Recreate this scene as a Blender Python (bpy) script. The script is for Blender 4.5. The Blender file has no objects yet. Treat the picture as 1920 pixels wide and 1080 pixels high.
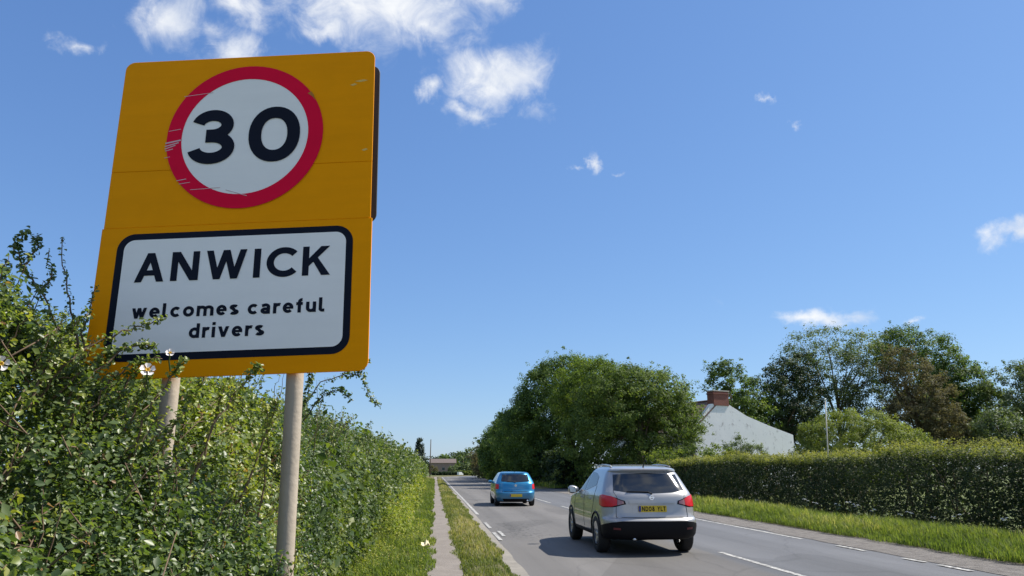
import bpy, bmesh, math, random
import numpy as np
from mathutils import Vector, Matrix

rng = np.random.default_rng(7)
random.seed(7)
S = bpy.context.scene
COL = S.collection
R = math.radians

# ------------------------------------------------------------------ camera
cam_d = bpy.data.cameras.new('camera')
cam = bpy.data.objects.new('camera', cam_d)
COL.objects.link(cam)
S.camera = cam
cam_d.sensor_width = 36.0
cam_d.lens = 36.0 * 1400.0 / 1920.0
cam_d.clip_start = 0.05
cam_d.clip_end = 6000
cam.location = (0, 0, 1.5)
cam.rotation_euler = (R(90 + 13.6504), 0, R(-5.7472))

# ------------------------------------------------------------------ light
SUN_AZ, SUN_EL = R(77), R(50)          # azimuth clockwise from +Y (the road's direction)
sun_d = bpy.data.lights.new('sun', 'SUN')
sun_d.energy = 4.6
sun_d.angle = R(0.53)
sun_d.color = (1.0, 0.94, 0.84)
sun = bpy.data.objects.new('sun', sun_d)
COL.objects.link(sun)
sdir = Vector((math.sin(SUN_AZ) * math.cos(SUN_EL), math.cos(SUN_AZ) * math.cos(SUN_EL), math.sin(SUN_EL)))
sun.rotation_euler = sdir.to_track_quat('Z', 'Y').to_euler()
sun.location = (30, 10, 40)

S.view_settings.view_transform = 'Standard'
S.view_settings.look = 'None'
S.view_settings.exposure = 0.75
S.view_settings.gamma = 1.0
S.view_settings.use_curve_mapping = False

world = bpy.data.worlds.new('World')
S.world = world
world.use_nodes = True
wt = world.node_tree
wt.nodes.clear()


def nd(nt, typ, ins=None, **props):
    n = nt.nodes.new(typ)
    for k, v in props.items():
        setattr(n, k, v)
    for k, v in (ins or {}).items():
        s = n.inputs[k]
        if isinstance(v, bpy.types.NodeSocket):
            nt.links.new(v, s)
        else:
            s.default_value = v
    return n


def mth(nt, op, a, b=0.0, c=None, clamp=False):
    n = nt.nodes.new('ShaderNodeMath')
    n.operation = op
    n.use_clamp = clamp
    for i, v in enumerate((a, b, c)):
        if v is None:
            continue
        if isinstance(v, bpy.types.NodeSocket):
            nt.links.new(v, n.inputs[i])
        else:
            n.inputs[i].default_value = v
    return n.outputs[0]


def build_world():
    nt = wt
    sky = nd(nt, 'ShaderNodeTexSky', sky_type='NISHITA', sun_disc=False, sun_elevation=SUN_EL, sun_rotation=SUN_AZ,
             altitude=0.0, air_density=1.0, dust_density=0.25, ozone_density=4.0)
    tc = nd(nt, 'ShaderNodeTexCoord')
    sep = nd(nt, 'ShaderNodeSeparateXYZ', {0: tc.outputs['Generated']})
    az = mth(nt, 'ARCTAN2', sep.outputs[0], sep.outputs[1])
    el = mth(nt, 'ARCSINE', sep.outputs[2])
    # (azimuth, elevation, half width, half height, strength) of each cloud, in degrees, all round the sky
    clouds = [(-5.4, 34.4, 8.6, 3.5, 1.0), (-1.2, 32.8, 3.0, 2.0, .9), (-9.5, 31.8, 3.2, 1.3, .8), (5.0, 29.3, 4.4, 2.1, .97), (2.2, 26.9, 2.6, 1.2, .82),
              (-17.0, 29.0, 3.0, 2.1, .9), (-16.7, 32.4, 3.2, 1.6, .85), (-21.9, 30.9, 2.6, 2.6, .85), (-27.1, 27.4, 1.9, .9, .72),
              (12.1, 22.8, .75, 1.1, .80), (10.8, 22.2, 1.1, .5, .62), (14.0, 22.2, 1.0, .4, .5), (26.0, 26.3, .8, .5, .60), (28.2, 24.3, .7, .75, .62),
              (40.6, 14.8, 2.1, .9, .85), (28.6, 10.4, 2.9, .8, .82), (34.0, 9.7, 1.4, .45, .68), (3.9, 34.6, 2.4, 1.6, .75),
              (-1.0, 28.3, 1.4, 1.1, .75)]
    # ragged edges: the look-up direction is displaced by noise before the clouds are measured
    n1 = nd(nt, 'ShaderNodeTexNoise', {'Vector': tc.outputs['Generated'], 'Scale': 14.0, 'Detail': 9.0, 'Roughness': .62})
    n2 = nd(nt, 'ShaderNodeTexNoise', {'Vector': tc.outputs['Generated'], 'Scale': 24.0, 'Detail': 8.0, 'Roughness': .6, 'Distortion': .6})
    nsep = nd(nt, 'ShaderNodeSeparateColor', {0: n1.outputs['Color']})
    azw = mth(nt, 'ADD', az, mth(nt, 'MULTIPLY', mth(nt, 'SUBTRACT', nsep.outputs[0], .5), .12))
    elw = mth(nt, 'ADD', el, mth(nt, 'MULTIPLY', mth(nt, 'SUBTRACT', nsep.outputs[1], .5), .07))
    m = None
    for (a, e, ra, re, st) in clouds:
        dx = mth(nt, 'MULTIPLY', mth(nt, 'SUBTRACT', azw, R(a)), 1 / R(ra))
        dy = mth(nt, 'MULTIPLY', mth(nt, 'SUBTRACT', elw, R(e)), 1 / R(re))
        d = mth(nt, 'SQRT', mth(nt, 'ADD', mth(nt, 'MULTIPLY', dx, dx), mth(nt, 'MULTIPLY', dy, dy)))
        v = mth(nt, 'SUBTRACT', st, mth(nt, 'MULTIPLY', d, .62))
        m = v if m is None else mth(nt, 'MAXIMUM', m, v)
    # cloud added out of view overhead, to the sides and behind, to brighten shade
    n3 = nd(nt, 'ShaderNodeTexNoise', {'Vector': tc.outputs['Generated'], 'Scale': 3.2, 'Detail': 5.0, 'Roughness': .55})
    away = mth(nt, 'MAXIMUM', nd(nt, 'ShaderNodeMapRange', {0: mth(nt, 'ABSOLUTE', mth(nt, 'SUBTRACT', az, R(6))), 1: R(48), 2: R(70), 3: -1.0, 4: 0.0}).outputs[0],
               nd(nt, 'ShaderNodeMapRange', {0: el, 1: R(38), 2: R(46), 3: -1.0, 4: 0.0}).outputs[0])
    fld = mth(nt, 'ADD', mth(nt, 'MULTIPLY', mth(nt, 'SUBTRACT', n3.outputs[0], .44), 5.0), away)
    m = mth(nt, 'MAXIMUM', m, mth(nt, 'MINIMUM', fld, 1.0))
    m = mth(nt, 'ADD', m, mth(nt, 'MULTIPLY', mth(nt, 'SUBTRACT', n2.outputs[0], .5), 1.15))
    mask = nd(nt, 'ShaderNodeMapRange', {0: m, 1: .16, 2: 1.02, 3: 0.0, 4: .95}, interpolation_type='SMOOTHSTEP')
    # the camera's tone curve: a gentler range from zenith to horizon
    pw = nd(nt, 'ShaderNodeSeparateColor', {0: sky.outputs[0]})
    skyv = nd(nt, 'ShaderNodeCombineColor', {k: mth(nt, 'MULTIPLY', mth(nt, 'POWER', pw.outputs[k], e), g) for k, (e, g) in enumerate(((.78, .77), (.70, 1.08), (.55, 1.86)))})
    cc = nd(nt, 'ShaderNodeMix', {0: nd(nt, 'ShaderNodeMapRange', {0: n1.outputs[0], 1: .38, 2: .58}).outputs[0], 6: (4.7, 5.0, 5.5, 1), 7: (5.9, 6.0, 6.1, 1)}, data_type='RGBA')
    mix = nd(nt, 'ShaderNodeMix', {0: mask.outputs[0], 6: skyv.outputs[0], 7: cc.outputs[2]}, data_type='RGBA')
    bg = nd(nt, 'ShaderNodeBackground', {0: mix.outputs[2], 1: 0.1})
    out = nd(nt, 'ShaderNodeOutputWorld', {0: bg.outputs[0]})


build_world()


# ------------------------------------------------------------------ helpers
def tag(o, label=None, cat=None, group=None, kind=None):
    if label: o['label'] = label
    if cat: o['category'] = cat
    if group: o['group'] = group
    if kind: o['kind'] = kind
    return o


def empty(name, loc, label, cat, group=None, rot=(0, 0, 0)):
    o = bpy.data.objects.new(name, None)
    o.empty_display_size = .2
    o.location = loc
    o.rotation_euler = rot
    COL.objects.link(o)
    return tag(o, label, cat, group)


def link(name, me, parent=None, mats=()):
    for m in mats:
        me.materials.append(m)
    o = bpy.data.objects.new(name, me)
    COL.objects.link(o)
    if parent is not None:
        o.parent = parent
    return o


class MB:
    """collects polygons with a material index"""
    def __init__(s):
        s.v, s.f, s.mi = [], [], []

    def add(s, verts, faces, mi=0):
        b = len(s.v)
        s.v.extend([tuple(map(float, p)) for p in verts])
        for f in faces:
            s.f.append(tuple(i + b for i in f)); s.mi.append(mi)
        return s

    def box(s, lo, hi, mi=0):
        x0, y0, z0 = lo; x1, y1, z1 = hi
        v = [(x0, y0, z0), (x1, y0, z0), (x1, y1, z0), (x0, y1, z0), (x0, y0, z1), (x1, y0, z1), (x1, y1, z1), (x0, y1, z1)]
        return s.add(v, [(0, 3, 2, 1), (4, 5, 6, 7), (0, 1, 5, 4), (1, 2, 6, 5), (2, 3, 7, 6), (3, 0, 4, 7)], mi)

    def prism(s, poly, y0, y1, mi=0, axis='y'):
        """polygon in (x,z) pushed along y (axis y), or (x,y) along z"""
        n = len(poly)
        if axis == 'y':
            v = [(p[0], y0, p[1]) for p in poly] + [(p[0], y1, p[1]) for p in poly]
        else:
            v = [(p[0], p[1], y0) for p in poly] + [(p[0], p[1], y1) for p in poly]
        f = [tuple(range(n)), tuple(range(2 * n - 1, n - 1, -1))]
        f += [(i, i + n, (i + 1) % n + n, (i + 1) % n) for i in range(n)]
        return s.add(v, f, mi)

    def tube(s, pts, rad, sides=8, mi=0, cap=True):
        pts = [Vector(p) for p in pts]
        n = len(pts)
        rad = rad if hasattr(rad, '__len__') else [rad] * n
        rings = []
        a = None
        for i, p in enumerate(pts):
            t = (pts[min(i + 1, n - 1)] - pts[max(i - 1, 0)]).normalized()
            if a is None:
                a = t.orthogonal().normalized()
            else:
                a = (a - t * a.dot(t)).normalized()
            b = t.cross(a)
            rings.append([p + (a * math.cos(2 * math.pi * k / sides) + b * math.sin(2 * math.pi * k / sides)) * rad[i] for k in range(sides)])
        v = [q for r in rings for q in r]
        f = []
        for i in range(n - 1):
            for k in range(sides):
                k2 = (k + 1) % sides
                f.append((i * sides + k, i * sides + k2, (i + 1) * sides + k2, (i + 1) * sides + k))
        if cap:
            f.append(tuple(range(sides - 1, -1, -1)))
            f.append(tuple((n - 1) * sides + k for k in range(sides)))
        return s.add(v, f, mi)

    def lathe(s, prof, center, axis='x', sides=32, mi=0):
        """closed profile of (radius, along) turned about an axis"""
        n = len(prof)
        v = []
        for k in range(sides):
            a = 2 * math.pi * k / sides
            for r, h in prof:
                p = (h, r * math.cos(a), r * math.sin(a)) if axis == 'x' else (r * math.cos(a), r * math.sin(a), h)
                v.append((p[0] + center[0], p[1] + center[1], p[2] + center[2]))
        f = []
        for k in range(sides):
            k2 = (k + 1) % sides
            for i in range(n - 1):
                f.append((k * n + i, k2 * n + i, k2 * n + i + 1, k * n + i + 1))
        return s.add(v, f, mi)

    def build(s, name, mats, parent=None, smooth=False, sharp=None):
        me = bpy.data.meshes.new(name)
        me.from_pydata(s.v, [], s.f)
        if not isinstance(mats, (list, tuple)):
            mats = [mats]
        o = link(name, me, parent, mats)
        me.polygons.foreach_set('material_index', s.mi)
        if smooth:
            me.polygons.foreach_set('use_smooth', [True] * len(me.polygons))
            if sharp:
                me.set_sharp_from_angle(angle=R(sharp))
        me.validate()
        me.update()
        return o


def tri_mesh(name, V, T, mat, parent=None, rnd=None, kind=None):
    """big triangle mesh from numpy arrays; rnd = one random number per point (leaf tint)"""
    me = bpy.data.meshes.new(name)
    V = np.ascontiguousarray(V, dtype=np.float32); T = np.ascontiguousarray(T, dtype=np.int32)
    me.vertices.add(len(V)); me.vertices.foreach_set('co', V.ravel())
    me.loops.add(T.size); me.loops.foreach_set('vertex_index', T.ravel())
    me.polygons.add(len(T))
    me.polygons.foreach_set('loop_start', np.arange(0, T.size, 3, dtype=np.int32))
    if rnd is not None:
        at = me.attributes.new('tint', 'FLOAT', 'POINT')
        at.data.foreach_set('value', np.ascontiguousarray(rnd, dtype=np.float32))
    me.update(calc_edges=True)
    o = link(name, me, parent, [mat])
    if kind: o['kind'] = kind
    return o


def unit(a):
    return a / np.maximum(np.linalg.norm(a, axis=-1, keepdims=True), 1e-9)


def _hash(i, j, k, seed):
    h = (i * 374761393 + j * 668265263 + k * 2147483647 + seed * 974634767) & 0xffffffff
    h = ((h ^ (h >> 13)) * 1274126177) & 0xffffffff
    return ((h ^ (h >> 16)) & 0xffff) / 65535.0


def vnoise(P, scale=1.0, seed=0):
    P = np.asarray(P, float) * scale
    I = np.floor(P).astype(np.int64); F = P - I
    F = F * F * (3 - 2 * F)
    r = 0
    for dx in (0, 1):
        for dy in (0, 1):
            for dz in (0, 1):
                w = (F[..., 0] if dx else 1 - F[..., 0]) * (F[..., 1] if dy else 1 - F[..., 1]) * (F[..., 2] if dz else 1 - F[..., 2])
                r = r + w * _hash(I[..., 0] + dx, I[..., 1] + dy, I[..., 2] + dz, seed)
    return r


def leaves(P, N, size, tint, aspect=.6, fold=.25, detail=2, droop=0.0):
    """leaf blades at P facing N. detail 2: a rhombus folded along its midrib; 4: ovate with a bent tip"""
    n = len(P)
    N = unit(N)
    rv = rng.normal(size=(n, 3))
    T = unit(np.cross(N, rv))
    if droop:
        T = unit(T + np.array([0, 0, -droop])); N = unit(N - T * (N * T).sum(1, keepdims=True))
    B = np.cross(N, T)
    s = (size if hasattr(size, '__len__') else np.full(n, size))[:, None]
    if detail == 2:
        v = np.stack([P - T * s * .5, P + B * s * aspect * .5 + N * s * fold * .3, P + T * s * .5, P - B * s * aspect * .5 + N * s * fold * .3], 1)
        t = np.array([[0, 1, 2], [0, 2, 3]])
    else:
        v = np.stack([P - T * s * .5,
                      P - T * s * .12 + B * s * aspect * .5 + N * s * fold * .3, P + T * s * .2 + B * s * aspect * .42 + N * s * fold * .22,
                      P + T * s * .5 - N * s * .12,
                      P + T * s * .2 - B * s * aspect * .42 + N * s * fold * .22, P - T * s * .12 - B * s * aspect * .5 + N * s * fold * .3], 1)
        t = np.array([[0, 1, 2], [0, 2, 3], [0, 3, 4], [0, 4, 5]])
    k = v.shape[1]
    tri = (t[None] + (np.arange(n) * k)[:, None, None]).reshape(-1, 3)
    return v.reshape(-1, 3), tri, np.repeat(tint, k)


def merge(parts):
    V, T, Q, b = [], [], [], 0
    for v, t, q in parts:
        V.append(v); T.append(t + b); Q.append(q); b += len(v)
    return np.concatenate(V), np.concatenate(T), np.concatenate(Q)


# ------------------------------------------------------------------ materials
def newmat(name):
    m = bpy.data.materials.new(name)
    m.use_nodes = True
    nt = m.node_tree
    nt.nodes.clear()
    out = nt.nodes.new('ShaderNodeOutputMaterial')
    return m, nt, out


def simple(name, col, rough=.5, metal=0.0, var=.12, scale=8.0, coat=0.0, spec=.5, bump=0.0, bscale=None, emis=None):
    m, nt, out = newmat(name)
    tc = nd(nt, 'ShaderNodeTexCoord')
    nz = nd(nt, 'ShaderNodeTexNoise', {'Vector': tc.outputs['Object'], 'Scale': scale, 'Detail': 6.0, 'Roughness': .6})
    c1 = tuple(c * (1 - var) for c in col) + (1,)
    c2 = tuple(min(1, c * (1 + var)) for c in col) + (1,)
    mx = nd(nt, 'ShaderNodeMix', {0: nz.outputs[0], 6: c1, 7: c2}, data_type='RGBA')
    p = nd(nt, 'ShaderNodeBsdfPrincipled', {'Base Color': mx.outputs[2], 'Roughness': rough, 'Metallic': metal, 'Coat Weight': coat,
                                            'Coat Roughness': .04, 'Specular IOR Level': spec})
    if bump:
        nb = nd(nt, 'ShaderNodeTexNoise', {'Vector': tc.outputs['Object'], 'Scale': bscale or scale * 6, 'Detail': 5.0})
        bm = nd(nt, 'ShaderNodeBump', {'Height': nb.outputs[0], 'Strength': bump, 'Distance': .02})
        nt.links.new(bm.outputs[0], p.inputs['Normal'])
    nt.links.new(p.outputs[0], out.inputs[0])
    return m


def leafmat(name, stops, rough=.45, trans=.35, spec=.4, tcol=None):
    """stops: [(position, colour)] picked by the leaf's own random number"""
    m, nt, out = newmat(name)
    at = nd(nt, 'ShaderNodeAttribute', attribute_name='tint')
    cr = nt.nodes.new('ShaderNodeValToRGB')
    el = cr.color_ramp.elements
    while len(el) < len(stops):
        el.new(.5)
    for e, (p, c) in zip(el, stops):
        e.position = p; e.color = c + (1,)
    nt.links.new(at.outputs['Fac'], cr.inputs[0])
    p = nd(nt, 'ShaderNodeBsdfPrincipled', {'Base Color': cr.outputs[0], 'Roughness': rough, 'Specular IOR Level': spec})
    hs = nd(nt, 'ShaderNodeMix', {0: 1.0, 6: cr.outputs[0], 7: tcol or (1.7, 1.75, .6, 1)}, data_type='RGBA', blend_type='MULTIPLY')
    tr = nd(nt, 'ShaderNodeBsdfTranslucent', {0: hs.outputs[2]})
    mx = nd(nt, 'ShaderNodeMixShader', {0: trans, 1: p.outputs[0], 2: tr.outputs[0]})
    nt.links.new(mx.outputs[0], out.inputs[0])
    return m


M = {}
M['bark'] = simple('bark', (.10, .075, .05), .9, var=.4, scale=5, bump=.5)
M['twig'] = simple('twig', (.13, .085, .05), .8, var=.35, scale=20)
M['hedge_leaf'] = leafmat('hedge_leaf', [(0, (.038, .070, .028)), (.35, (.078, .124, .042)), (.6, (.135, .180, .044)), (.8, (.215, .255, .048)), (.95, (.29, .305, .075)), (1, (.24, .14, .06))], .40, .40, .48)
M['hedge_far'] = leafmat('hedge_far', [(0, (.035, .065, .022)), (.45, (.075, .115, .032)), (.8, (.135, .175, .038)), (1, (.21, .225, .055))], .45, .36, .3)
M['weed'] = leafmat('weed', [(0, (0.077, 0.121, 0.024)), (.5, (0.154, 0.204, 0.031)), (.85, (0.242, 0.275, 0.044)), (1, (0.363, 0.341, 0.099))], .55, .38, .2)
M['grass'] = leafmat('grass', [(0, (.070, .108, .028)), (.45, (.128, .178, .044)), (.78, (.185, .222, .066)), (.93, (.27, .28, .11)), (1, (.42, .39, .23))], .6, .38, .12)
M['grass_dry'] = leafmat('grass_dry', [(0, (0.075, 0.106, 0.035)), (.45, (0.144, 0.175, 0.053)), (.75, (0.237, 0.237, 0.094)), (1, (0.425, 0.362, 0.213))], .6, .32, .15)
M['tree_green'] = leafmat('tree_green', [(0, (.036, .068, .024)), (.5, (.082, .130, .038)), (.85, (.132, .185, .05)), (1, (.18, .225, .07))], .6, .38, .12)
M['tree_lime'] = leafmat('tree_lime', [(0, (.048, .080, .024)), (.5, (.112, .155, .036)), (.85, (.17, .21, .05)), (1, (.23, .255, .08))], .6, .4, .12)
M['tree_mid'] = leafmat('tree_mid', [(0, (.040, .070, .024)), (.5, (.094, .138, .037)), (.85, (.148, .192, .05)), (1, (.20, .235, .075))], .6, .39, .12)
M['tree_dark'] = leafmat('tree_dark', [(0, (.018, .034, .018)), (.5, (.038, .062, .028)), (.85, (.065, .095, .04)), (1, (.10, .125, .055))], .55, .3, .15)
M['tree_grey'] = leafmat('tree_grey', [(0, (0.053, 0.079, 0.044)), (.5, (0.101, 0.138, 0.068)), (.85, (0.154, 0.193, 0.097)), (1, (0.209, 0.237, 0.138))], .55, .36, .15)
M['tree_brown'] = leafmat('tree_brown', [(0, (.07, .066, .036)), (.5, (.128, .120, .066)), (.8, (.175, .158, .09)), (.9, (.13, .155, .06)), (1, (.16, .185, .075))], .7, .34, .1, (1.4, 1.35, .8, 1))
M['willow'] = leafmat('willow', [(0, (0.079, 0.110, 0.034)), (.5, (0.152, 0.189, 0.047)), (.85, (0.226, 0.252, 0.068)), (1, (0.273, 0.289, 0.116))], .6, .36, .15)
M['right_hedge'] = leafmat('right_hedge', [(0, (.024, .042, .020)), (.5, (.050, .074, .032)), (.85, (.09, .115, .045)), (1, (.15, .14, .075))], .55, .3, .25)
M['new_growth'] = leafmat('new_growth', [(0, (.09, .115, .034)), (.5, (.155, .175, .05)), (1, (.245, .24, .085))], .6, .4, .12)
M['conifer'] = leafmat('conifer', [(0, (.012, .028, .018)), (1, (.045, .07, .04))], .6, .15, .3)

# ------------------------------------------------------------------ ground, road, path
def road_mat():
    m, nt, out = newmat('asphalt')
    geo = nd(nt, 'ShaderNodeNewGeometry')
    pos = geo.outputs['Position']
    sep = nd(nt, 'ShaderNodeSeparateXYZ', {0: pos})
    wob = nd(nt, 'ShaderNodeTexNoise', {'Vector': pos, 'Scale': .35, 'Detail': 4.0})
    fine = nd(nt, 'ShaderNodeTexNoise', {'Vector': pos, 'Scale': 55.0, 'Detail': 3.0, 'Roughness': .7})
    st = nd(nt, 'ShaderNodeMapping', {0: pos, 3: (2.2, .05, 1.0)})
    streak = nd(nt, 'ShaderNodeTexNoise', {'Vector': st.outputs[0], 'Scale': 1.0, 'Detail': 5.0, 'Roughness': .6})
    # two surfacings meet along a line near the middle: warm grey on the left, bluer on the right
    xs = mth(nt, 'ADD', sep.outputs[0], mth(nt, 'MULTIPLY', mth(nt, 'SUBTRACT', wob.outputs[0], .5), .5))
    side = nd(nt, 'ShaderNodeMapRange', {0: xs, 1: 4.95, 2: 5.15})
    base = nd(nt, 'ShaderNodeMix', {0: side.outputs[0], 6: (.128, .122, .116, 1), 7: (.105, .109, .118, 1)}, data_type='RGBA')
    k = mth(nt, 'ADD', mth(nt, 'MULTIPLY', streak.outputs[0], .55), mth(nt, 'MULTIPLY', wob.outputs[0], .35))
    k = mth(nt, 'ADD', k, mth(nt, 'MULTIPLY', mth(nt, 'SUBTRACT', fine.outputs[0], .5), 1.15))
    k = mth(nt, 'ADD', k, .52)
    lane = mth(nt, 'PINGPONG', mth(nt, 'ABSOLUTE', mth(nt, 'SUBTRACT', sep.outputs[0], 5.05)), .82)
    track = nd(nt, 'ShaderNodeMapRange', {0: mth(nt, 'ADD', lane, mth(nt, 'MULTIPLY', mth(nt, 'SUBTRACT', streak.outputs[0], .5), .5)), 1: .2, 2: .75, 3: -.05, 4: .09}, interpolation_type='SMOOTHSTEP')
    k = mth(nt, 'ADD', k, track.outputs[0])
    c = nd(nt, 'ShaderNodeVectorMath', {0: base.outputs[2], 1: k}, operation='MULTIPLY')
    # crazed patch by the left edge line and a few darker repairs
    dx = mth(nt, 'MULTIPLY', mth(nt, 'SUBTRACT', sep.outputs[0], 2.25), 1 / .8)
    dy = mth(nt, 'MULTIPLY', mth(nt, 'SUBTRACT', sep.outputs[1], 20.0), 1 / 3.6)
    d = mth(nt, 'SQRT', mth(nt, 'ADD', mth(nt, 'MULTIPLY', dx, dx), mth(nt, 'MULTIPLY', dy, dy)))
    inp = nd(nt, 'ShaderNodeMapRange', {0: mth(nt, 'ADD', d, mth(nt, 'MULTIPLY', wob.outputs[0], .8)), 1: 1.6, 2: .7})
    vo = nd(nt, 'ShaderNodeTexVoronoi', {'Vector': pos, 'Scale': 5.0}, feature='DISTANCE_TO_EDGE')
    crack = nd(nt, 'ShaderNodeMapRange', {0: vo.outputs[0], 1: .0, 2: .09, 3: .35, 4: 1.0})
    cf = nd(nt, 'ShaderNodeMix', {0: inp.outputs[0], 2: 1.0, 3: crack.outputs[0]}, data_type='FLOAT')
    big = nd(nt, 'ShaderNodeTexVoronoi', {'Vector': nd(nt, 'ShaderNodeMapping', {0: pos, 3: (.45, .12, 1)}).outputs[0], 'Scale': 1.0}, feature='F1')
    bsep = nd(nt, 'ShaderNodeSeparateColor', {0: big.outputs['Color']})
    patch = nd(nt, 'ShaderNodeMapRange', {0: bsep.outputs[0], 1: .78, 2: .8, 3: 1.0, 4: .84})
    # long hairline cracks
    lc = nd(nt, 'ShaderNodeTexVoronoi', {'Vector': nd(nt, 'ShaderNodeMapping', {0: nd(nt, 'ShaderNodeVectorMath', {0: pos, 1: nd(nt, 'ShaderNodeVectorMath', {0: wob.outputs['Color'], 1: (1.5, 1.5, 0)}, operation='MULTIPLY').outputs[0]}, operation='ADD').outputs[0], 3: (.5, .13, 1)}).outputs[0], 'Scale': 1.0}, feature='DISTANCE_TO_EDGE')
    hair = nd(nt, 'ShaderNodeMapRange', {0: lc.outputs[0], 1: .0, 2: .010, 3: .82, 4: 1.0})
    c = nd(nt, 'ShaderNodeVectorMath', {0: c.outputs[0], 1: mth(nt, 'MULTIPLY', mth(nt, 'MULTIPLY', cf.outputs[0], patch.outputs[0]), hair.outputs[0])}, operation='MULTIPLY')
    bm = nd(nt, 'ShaderNodeBump', {'Height': fine.outputs[0], 'Strength': .5, 'Distance': .01})
    p = nd(nt, 'ShaderNodeBsdfPrincipled', {'Base Color': c.outputs[0], 'Roughness': .78, 'Specular IOR Level': .35, 'Normal': bm.outputs[0]})
    nt.links.new(p.outputs[0], out.inputs[0])
    return m


def ground_mat(name, ca, cb, scale=1.5, fine=25.0, bump=.6):
    m, nt, out = newmat(name)
    geo = nd(nt, 'ShaderNodeNewGeometry')
    a = nd(nt, 'ShaderNodeTexNoise', {'Vector': geo.outputs['Position'], 'Scale': scale, 'Detail': 6.0, 'Roughness': .65})
    b = nd(nt, 'ShaderNodeTexNoise', {'Vector': geo.outputs['Position'], 'Scale': fine, 'Detail': 5.0, 'Roughness': .7})
    f = mth(nt, 'ADD', mth(nt, 'MULTIPLY', a.outputs[0], .55), mth(nt, 'MULTIPLY', b.outputs[0], .45))
    f = nd(nt, 'ShaderNodeMapRange', {0: f, 1: .3, 2: .7})
    mx = nd(nt, 'ShaderNodeMix', {0: f.outputs[0], 6: ca + (1,), 7: cb + (1,)}, data_type='RGBA')
    bm = nd(nt, 'ShaderNodeBump', {'Height': b.outputs[0], 'Strength': bump, 'Distance': .03})
    p = nd(nt, 'ShaderNodeBsdfPrincipled', {'Base Color': mx.outputs[2], 'Roughness': .9, 'Specular IOR Level': .2, 'Normal': bm.outputs[0]})
    nt.links.new(p.outputs[0], out.inputs[0])
    return m


def paint_mat():
    m, nt, out = newmat('road_paint')
    geo = nd(nt, 'ShaderNodeNewGeometry')
    a = nd(nt, 'ShaderNodeTexNoise', {'Vector': geo.outputs['Position'], 'Scale': 9.0, 'Detail': 7.0, 'Roughness': .75})
    f = nd(nt, 'ShaderNodeMapRange', {0: a.outputs[0], 1: .44, 2: .60})
    mx = nd(nt, 'ShaderNodeMix', {0: f.outputs[0], 6: (.16, .155, .145, 1), 7: (.56, .55, .51, 1)}, data_type='RGBA')
    p = nd(nt, 'ShaderNodeBsdfPrincipled', {'Base Color': mx.outputs[2], 'Roughness': .65})
    nt.links.new(p.outputs[0], out.inputs[0])
    return m


M['asphalt'] = road_mat()
M['path'] = ground_mat('path_tarmac', (.155, .137, .122), (.255, .228, .205), 2.0, 40.0, .4)
M['edge'] = ground_mat('concrete_edge', (.16, .148, .13), (.30, .28, .245), 2.5, 30.0, .4)
M['gravel'] = ground_mat('gravel', (.065, .058, .052), (.27, .252, .235), 5.0, 45.0, 1.0)
M['soil'] = ground_mat('soil', (.07, .06, .03), (.15, .14, .06), 1.2, 18.0, .9)
M['field'] = ground_mat('field', (.07, .10, .03), (.13, .15, .045), .05, 2.0, .5)
M['paint'] = paint_mat()


def bend(y):
    """sideways shift of the road's lines: it bends to the right past Y = 150"""
    return 0.0 if y < 150 else (y - 150) ** 2 / 130.0


def strip(name, x0, x1, ys, z, mat, kind='structure', parent=None, wob=0.0, seed=0, crown=0.0):
    """flat ribbon along the road; x0, x1 numbers or functions of y"""
    mb = MB()
    v, f = [], []
    nx = 5
    for i, y in enumerate(ys):
        a = x0(y) if callable(x0) else x0
        b = x1(y) if callable(x1) else x1
        if wob:
            a += (float(vnoise(np.array([y * .9, seed, 0.]))) - .5) * wob + (float(vnoise(np.array([y * 3.1, seed, 5.]))) - .5) * wob * .5
            b += (float(vnoise(np.array([y * .9, seed + 9, 0.]))) - .5) * wob + (float(vnoise(np.array([y * 3.1, seed + 9, 5.]))) - .5) * wob * .5
        for k in range(nx):
            t = k / (nx - 1)
            v.append((a + (b - a) * t + bend(y), y, z + crown * 4 * t * (1 - t)))
    for i in range(len(ys) - 1):
        for k in range(nx - 1):
            q = i * nx + k
            f.append((q, q + 1, q + nx + 1, q + nx))
    mb.add(v, f)
    o = mb.build(name, mat, parent)
    if kind: o['kind'] = kind
    return o


YS = [-60 + 4 * i for i in range(12)] + [-12 + .5 * i for i in range(125)] + [50.5 + 2 * i for i in range(50)] + [150.5 + 3 * i for i in range(30)]
g = MB()
g.add([(-2500, -600, -.06), (2500, -600, -.06), (2500, 4000, -.06), (-2500, 4000, -.06)], [(0, 1, 2, 3)])
tag(g.build('ground', M['field']), kind='structure')
strip('road', 1.22, 8.45, YS, 0.0, M['asphalt'], crown=0.0)
strip('concrete_edge_strip', 1.17, 1.40, [y for y in YS if y < 60], .006, M['edge'], wob=.03, seed=3)
strip('path', -.10, .44, YS, .035, M['path'], wob=.04, seed=2)
strip('gravel_shoulder', 8.28, 9.75, [y for y in YS if y < 60], .007, M['gravel'], wob=.16, seed=5)


def verge(name, x0, x1, ys, hfun, mat, nx=9, seed=0):
    v, f = [], []
    for y in ys:
        for k in range(nx):
            t = k / (nx - 1)
            x = x0 + (x1 - x0) * t
            wv = (float(vnoise(np.array([y * 1.3, seed, 2.]))) - .5) * .22 if k in (0, nx - 1) else 0
            z = hfun(t) + (float(vnoise(np.array([x * 2.5, y * 1.1, seed]))) - .5) * .07
            v.append((x + wv + bend(y), y, z if 0 < k < nx - 1 else -.05))
    for i in range(len(ys) - 1):
        for k in range(nx - 1):
            q = i * nx + k
            f.append((q, q + 1, q + nx + 1, q + nx))
    mb = MB(); mb.add(v, f)
    o = mb.build(name, mat, smooth=True)
    o['kind'] = 'structure'
    return o


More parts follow.
